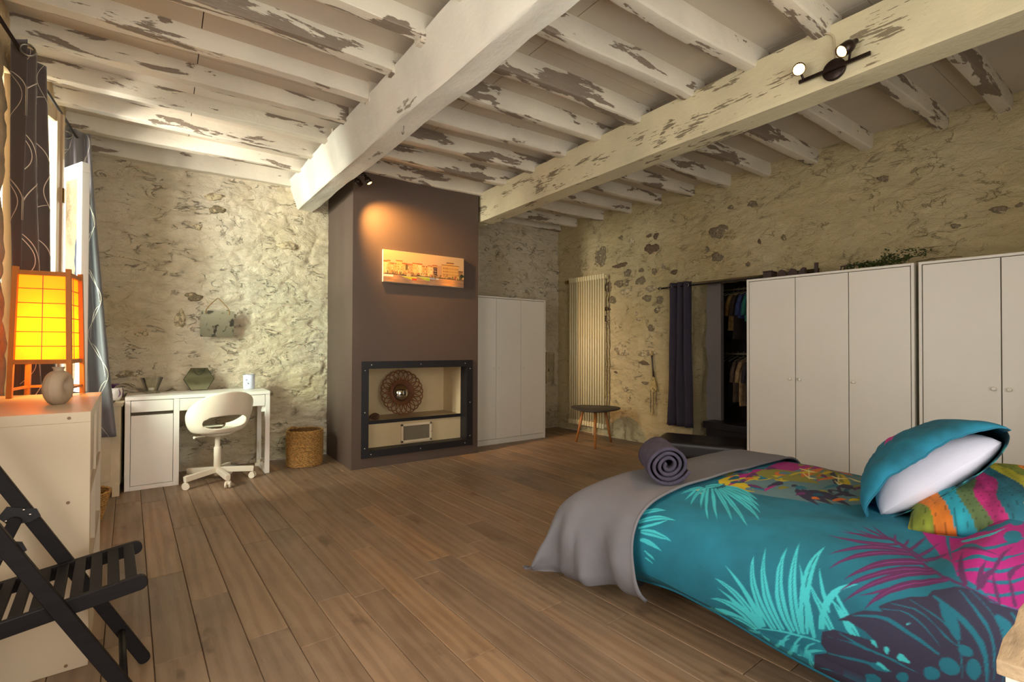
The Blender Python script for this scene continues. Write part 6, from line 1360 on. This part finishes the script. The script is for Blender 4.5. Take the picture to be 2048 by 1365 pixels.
# rolled towel
MT['towel'] = plain('plum_terry_towel', (80, 72, 90), .97, .15, 30, .9, 260, bd=.006)
tw = root('rolled_towel', 'rolled dark plum towel resting on the grey throw', 'towel', (1.935, 1.475, .518), math.radians(-40))
spn = 150; turns = 3.6; sp = []
for k in range(spn):
    t = k/(spn-1); a = t*turns*2*PI; r_ = .014+.078*t; sp.append((r_*math.cos(a+2.2)*1.12, r_*math.sin(a+2.2)*.96))
nl = 16; G = []
for (x, z) in sp:
    row = []
    for j in range(nl):
        f = j/(nl-1); yy = f*.27; tilt = .02*math.sin(3*f+x*20); row.append((x*(1+.03*math.sin(5*f)), yy+.012*math.sin(30*x+20*z), z+.092+.004*math.sin(7*f+x*30)))
    G.append(row)
o = MB().grid(np.array(G), True).build('roll', MT['towel'], tw); solid(o, .0135, 0)

# pillows
def basis(e1, e2):
    e1 = Vector(e1).normalized(); e2 = Vector(e2); e2 = (e2-e1*e2.dot(e1)).normalized(); return e1, e2, e1.cross(e2)
def sheet(C, e1, e2, n, A, B, T, sgn, ns=90, nt=90, t0=-1., lip=0., power=.42, openend=False, seed=0, wr=.006, pw=3):
    S, Tt = np.meshgrid(np.linspace(-1, 1, ns), np.linspace(t0, 1, nt), indexing='ij'); c = .06; tc = np.clip(Tt, -1, 1)
    u = A*S*(1-c*(1-tc**2)); v = B*Tt*(1-c*(1-S**2)*(Tt > 0))
    gt = np.clip(1-np.abs(np.clip(tc, 0 if openend else -1, 1))**pw, 0, 1)**power
    if openend: gt = np.where(tc < 0, 1-.22*tc**2, gt)
    h = T*np.clip(1-np.abs(S)**2.3, 0, 1)**.5*gt
    ov = np.clip(-1-Tt, 0, 9)/max(1e-6, -1-t0) if lip else 0*Tt
    h = h*(1-lip*ov**1.5)+wr*fbm(S*4+Tt, Tt*3, seed, 3)*(1-S**4)*(1. if openend else 1-tc**8)
    v = np.where(Tt < -1, -B-.07*np.sin(ov*PI/2)*B/.3, v)
    P = np.array(C)+u[..., None]*np.array(e1)+v[..., None]*np.array(e2)+(sgn*h)[..., None]*np.array(n); return P, S, Tt
e1, e2, n_ = basis((.14, -.29, .29), (.62, -.02, .08))
C1 = Vector((2.16, .79, .53))+Vector((.14, -.29, .29))*.57+e2*.415+n_*.03+Vector((.07, -.05, -.02))
pw = root('propped_pillow', 'pillow in an open teal pillowcase propped up on the bed', 'pillow', (0, 0, 0))
MT['quilt'] = plain('white_quilted_cotton', (214, 212, 226), .85, .03, 5, .3, 30, bd=.006)
A1, B1 = .268, .385
wt, _, _ = sheet(C1-n_*.02, e1, e2, n_, A1*.88, B1*.95, .135, 1, 60, 60, seed=3, pw=9, power=.5); wb_, _, _ = sheet(C1-n_*.02, e1, e2, n_, A1*.88, B1*.95, .052, -1, 60, 60, seed=5, pw=9, power=.5)
m = MB(); m.grid(wt, True); m.grid(wb_, True); inner = m.build('inner_pillow', MT['quilt'], pw)
MT['seam'] = plain('quilting_thread', (190, 188, 204), .9, 0.)
sq = MB()
def wpt(u, v):
    u *= 58.99; v *= 58.99; i, j = int(u), int(v); a, b = u-i, v-j
    return wt[i, j]*(1-a)*(1-b)+wt[i+1, j]*a*(1-b)+wt[i, j+1]*(1-a)*b+wt[i+1, j+1]*a*b
for k in range(4): sq.tube([Vector(wpt(.14+.18*k+.09*math.sin(PI*f/20*1.6+k), .05+.42*f/40))+n_*.0008 for f in range(40)], .0013, 4)
o = sq.build('quilting', MT['seam'], inner); o['kind'] = 'stuff'
ct, S, Tt = sheet(C1, e1, e2, n_, A1, B1, .185, 1, 140, 150, t0=-1.3, lip=.52, openend=True, seed=9, wr=.014)
cc = np.tile(np.array((22, 112, 138.)), S.shape+(1,))*(1+.2*fbm(S*5, Tt*5, 3, 3)[..., None])
mg = (np.abs(S-.05-.25*Tt) < .07) & (Tt > -.62) & (Tt < .1); cc[mg] = (206, 36, 140)
fl = fbm(S*5+3, Tt*6, 19, 3); far = Tt+.35*S > .32
cc[far] = (44, 84, 98); cc[far & (fl > .12)] = (104, 50, 78); cc[far & (fl < -.18)] = (80, 92, 60); cc[far & (np.abs(fl) < .02)] = (30, 44, 62)
MT['case'] = mat_print('pillowcase_print', .85, .25, 380)
case = np_grid_obj('pillowcase_top', ct, MT['case'], pw, lin_arr(np.clip(cc, 0, 255))); solid(case, .004, 0)
hm = [Vector(ct[i, 0]) for i in range(0, 140, 2)]; MB().tube(hm, .0035, 5).build('hem', plain('teal_hem', (26, 104, 128), .9, .05), case)
cb2, S, Tt = sheet(C1, e1, e2, n_, A1, B1, .085, -1, 90, 100, t0=-1.05, openend=True, seed=13)
stp_ = np.sin(S*26+6*fbm(S*3, Tt*3, 23, 3)); cc = np.tile(np.array((24, 92, 110.)), S.shape+(1,)); cc[stp_ > .35] = (20, 60, 66); cc[stp_ < -.45] = (52, 132, 128); mk = (S > .45) & (Tt > -.2); cc[mk & (stp_ > 0)] = (190, 96, 72); cc[mk & (stp_ <= 0)] = (90, 44, 48)
cu = np_grid_obj('pillowcase_underside', cb2, MT['case'], pw, lin_arr(np.clip(cc, 0, 255))); solid(cu, .004, 0)
# patterned pillow lying at the head
f1_, f2_, f3_ = basis((.30, -.95, .10), (.95, .28, .06))
C2 = Vector((2.60, .40, .565)); p2 = root('patterned_pillow', 'pillow in a bright orange, cyan and olive leaf print lying at the bed head', 'pillow', (0, 0, 0))
t2, S, Tt = sheet(C2, f1_, f2_, f3_, .36, .34, .135, 1, 150, 150, t0=-1.12, seed=31, wr=.014)
w_ = S*3.6+Tt*.7+1.5*fbm(S*1.3, Tt*.8, 37, 2); k = np.floor(w_*1.6+.35*np.sin(Tt*5+S*3)).astype(int) % 7; pal = np.array([(120, 132, 44), (216, 120, 34), (36, 150, 168), (90, 110, 66), (168, 34, 104), (28, 96, 112), (188, 176, 44)], float); cc = pal[k]*(1+.25*fbm(S*12, Tt*3, 5, 3)[..., None]); cc[np.abs(np.sin(w_*11+Tt*2)) < .10] *= .7
o = np_grid_obj('pillowcase_top', t2, MT['case'], p2, lin_arr(np.clip(cc, 0, 255))); solid(o, .004, 0)
b2, S, Tt = sheet(C2, f1_, f2_, f3_, .36, .34, .07, -1, 60, 60, seed=33); o = np_grid_obj('pillowcase_underside', b2, MT['case'], p2, lin_arr(np.tile(np.array((24, 92, 110.)), S.shape+(1,)))); solid(o, .004, 0)

# bedside table: weathered board on white legs
MT['board'] = plain('weathered_pale_board', (184, 158, 124), .8, .2, 12, .6, 40, stretch=(.6, 3, 3), bd=.006)
ns = root('bedside_table', 'bedside table with a weathered pale board top and white legs', 'table', (1.235, .235, 0), math.radians(2))
poly = [(0, 0)]
rq = random.Random(8)
top = MB(); EDGE = [(.0, -.002), (.006, -.07), (.0, -.14), (.004, -.21), (0, -.30), (.13, -.306), (.26, -.30), (.37, -.30), (.374, -.2), (.37, -.1), (.37, 0), (.28, .005), (.19, 0), (.10, .004)]
top.prism(EDGE, .575, .602); top.build('table_top', MT['board'], ns, bevel=.004)
for (x, y) in ((.03, -.03), (.34, -.03), (.03, -.27), (.34, -.27)): MB().box(x-.018, x+.018, y-.018, y+.018, 0, .575).build('leg', MT['white_d'], ns, bevel=.003)
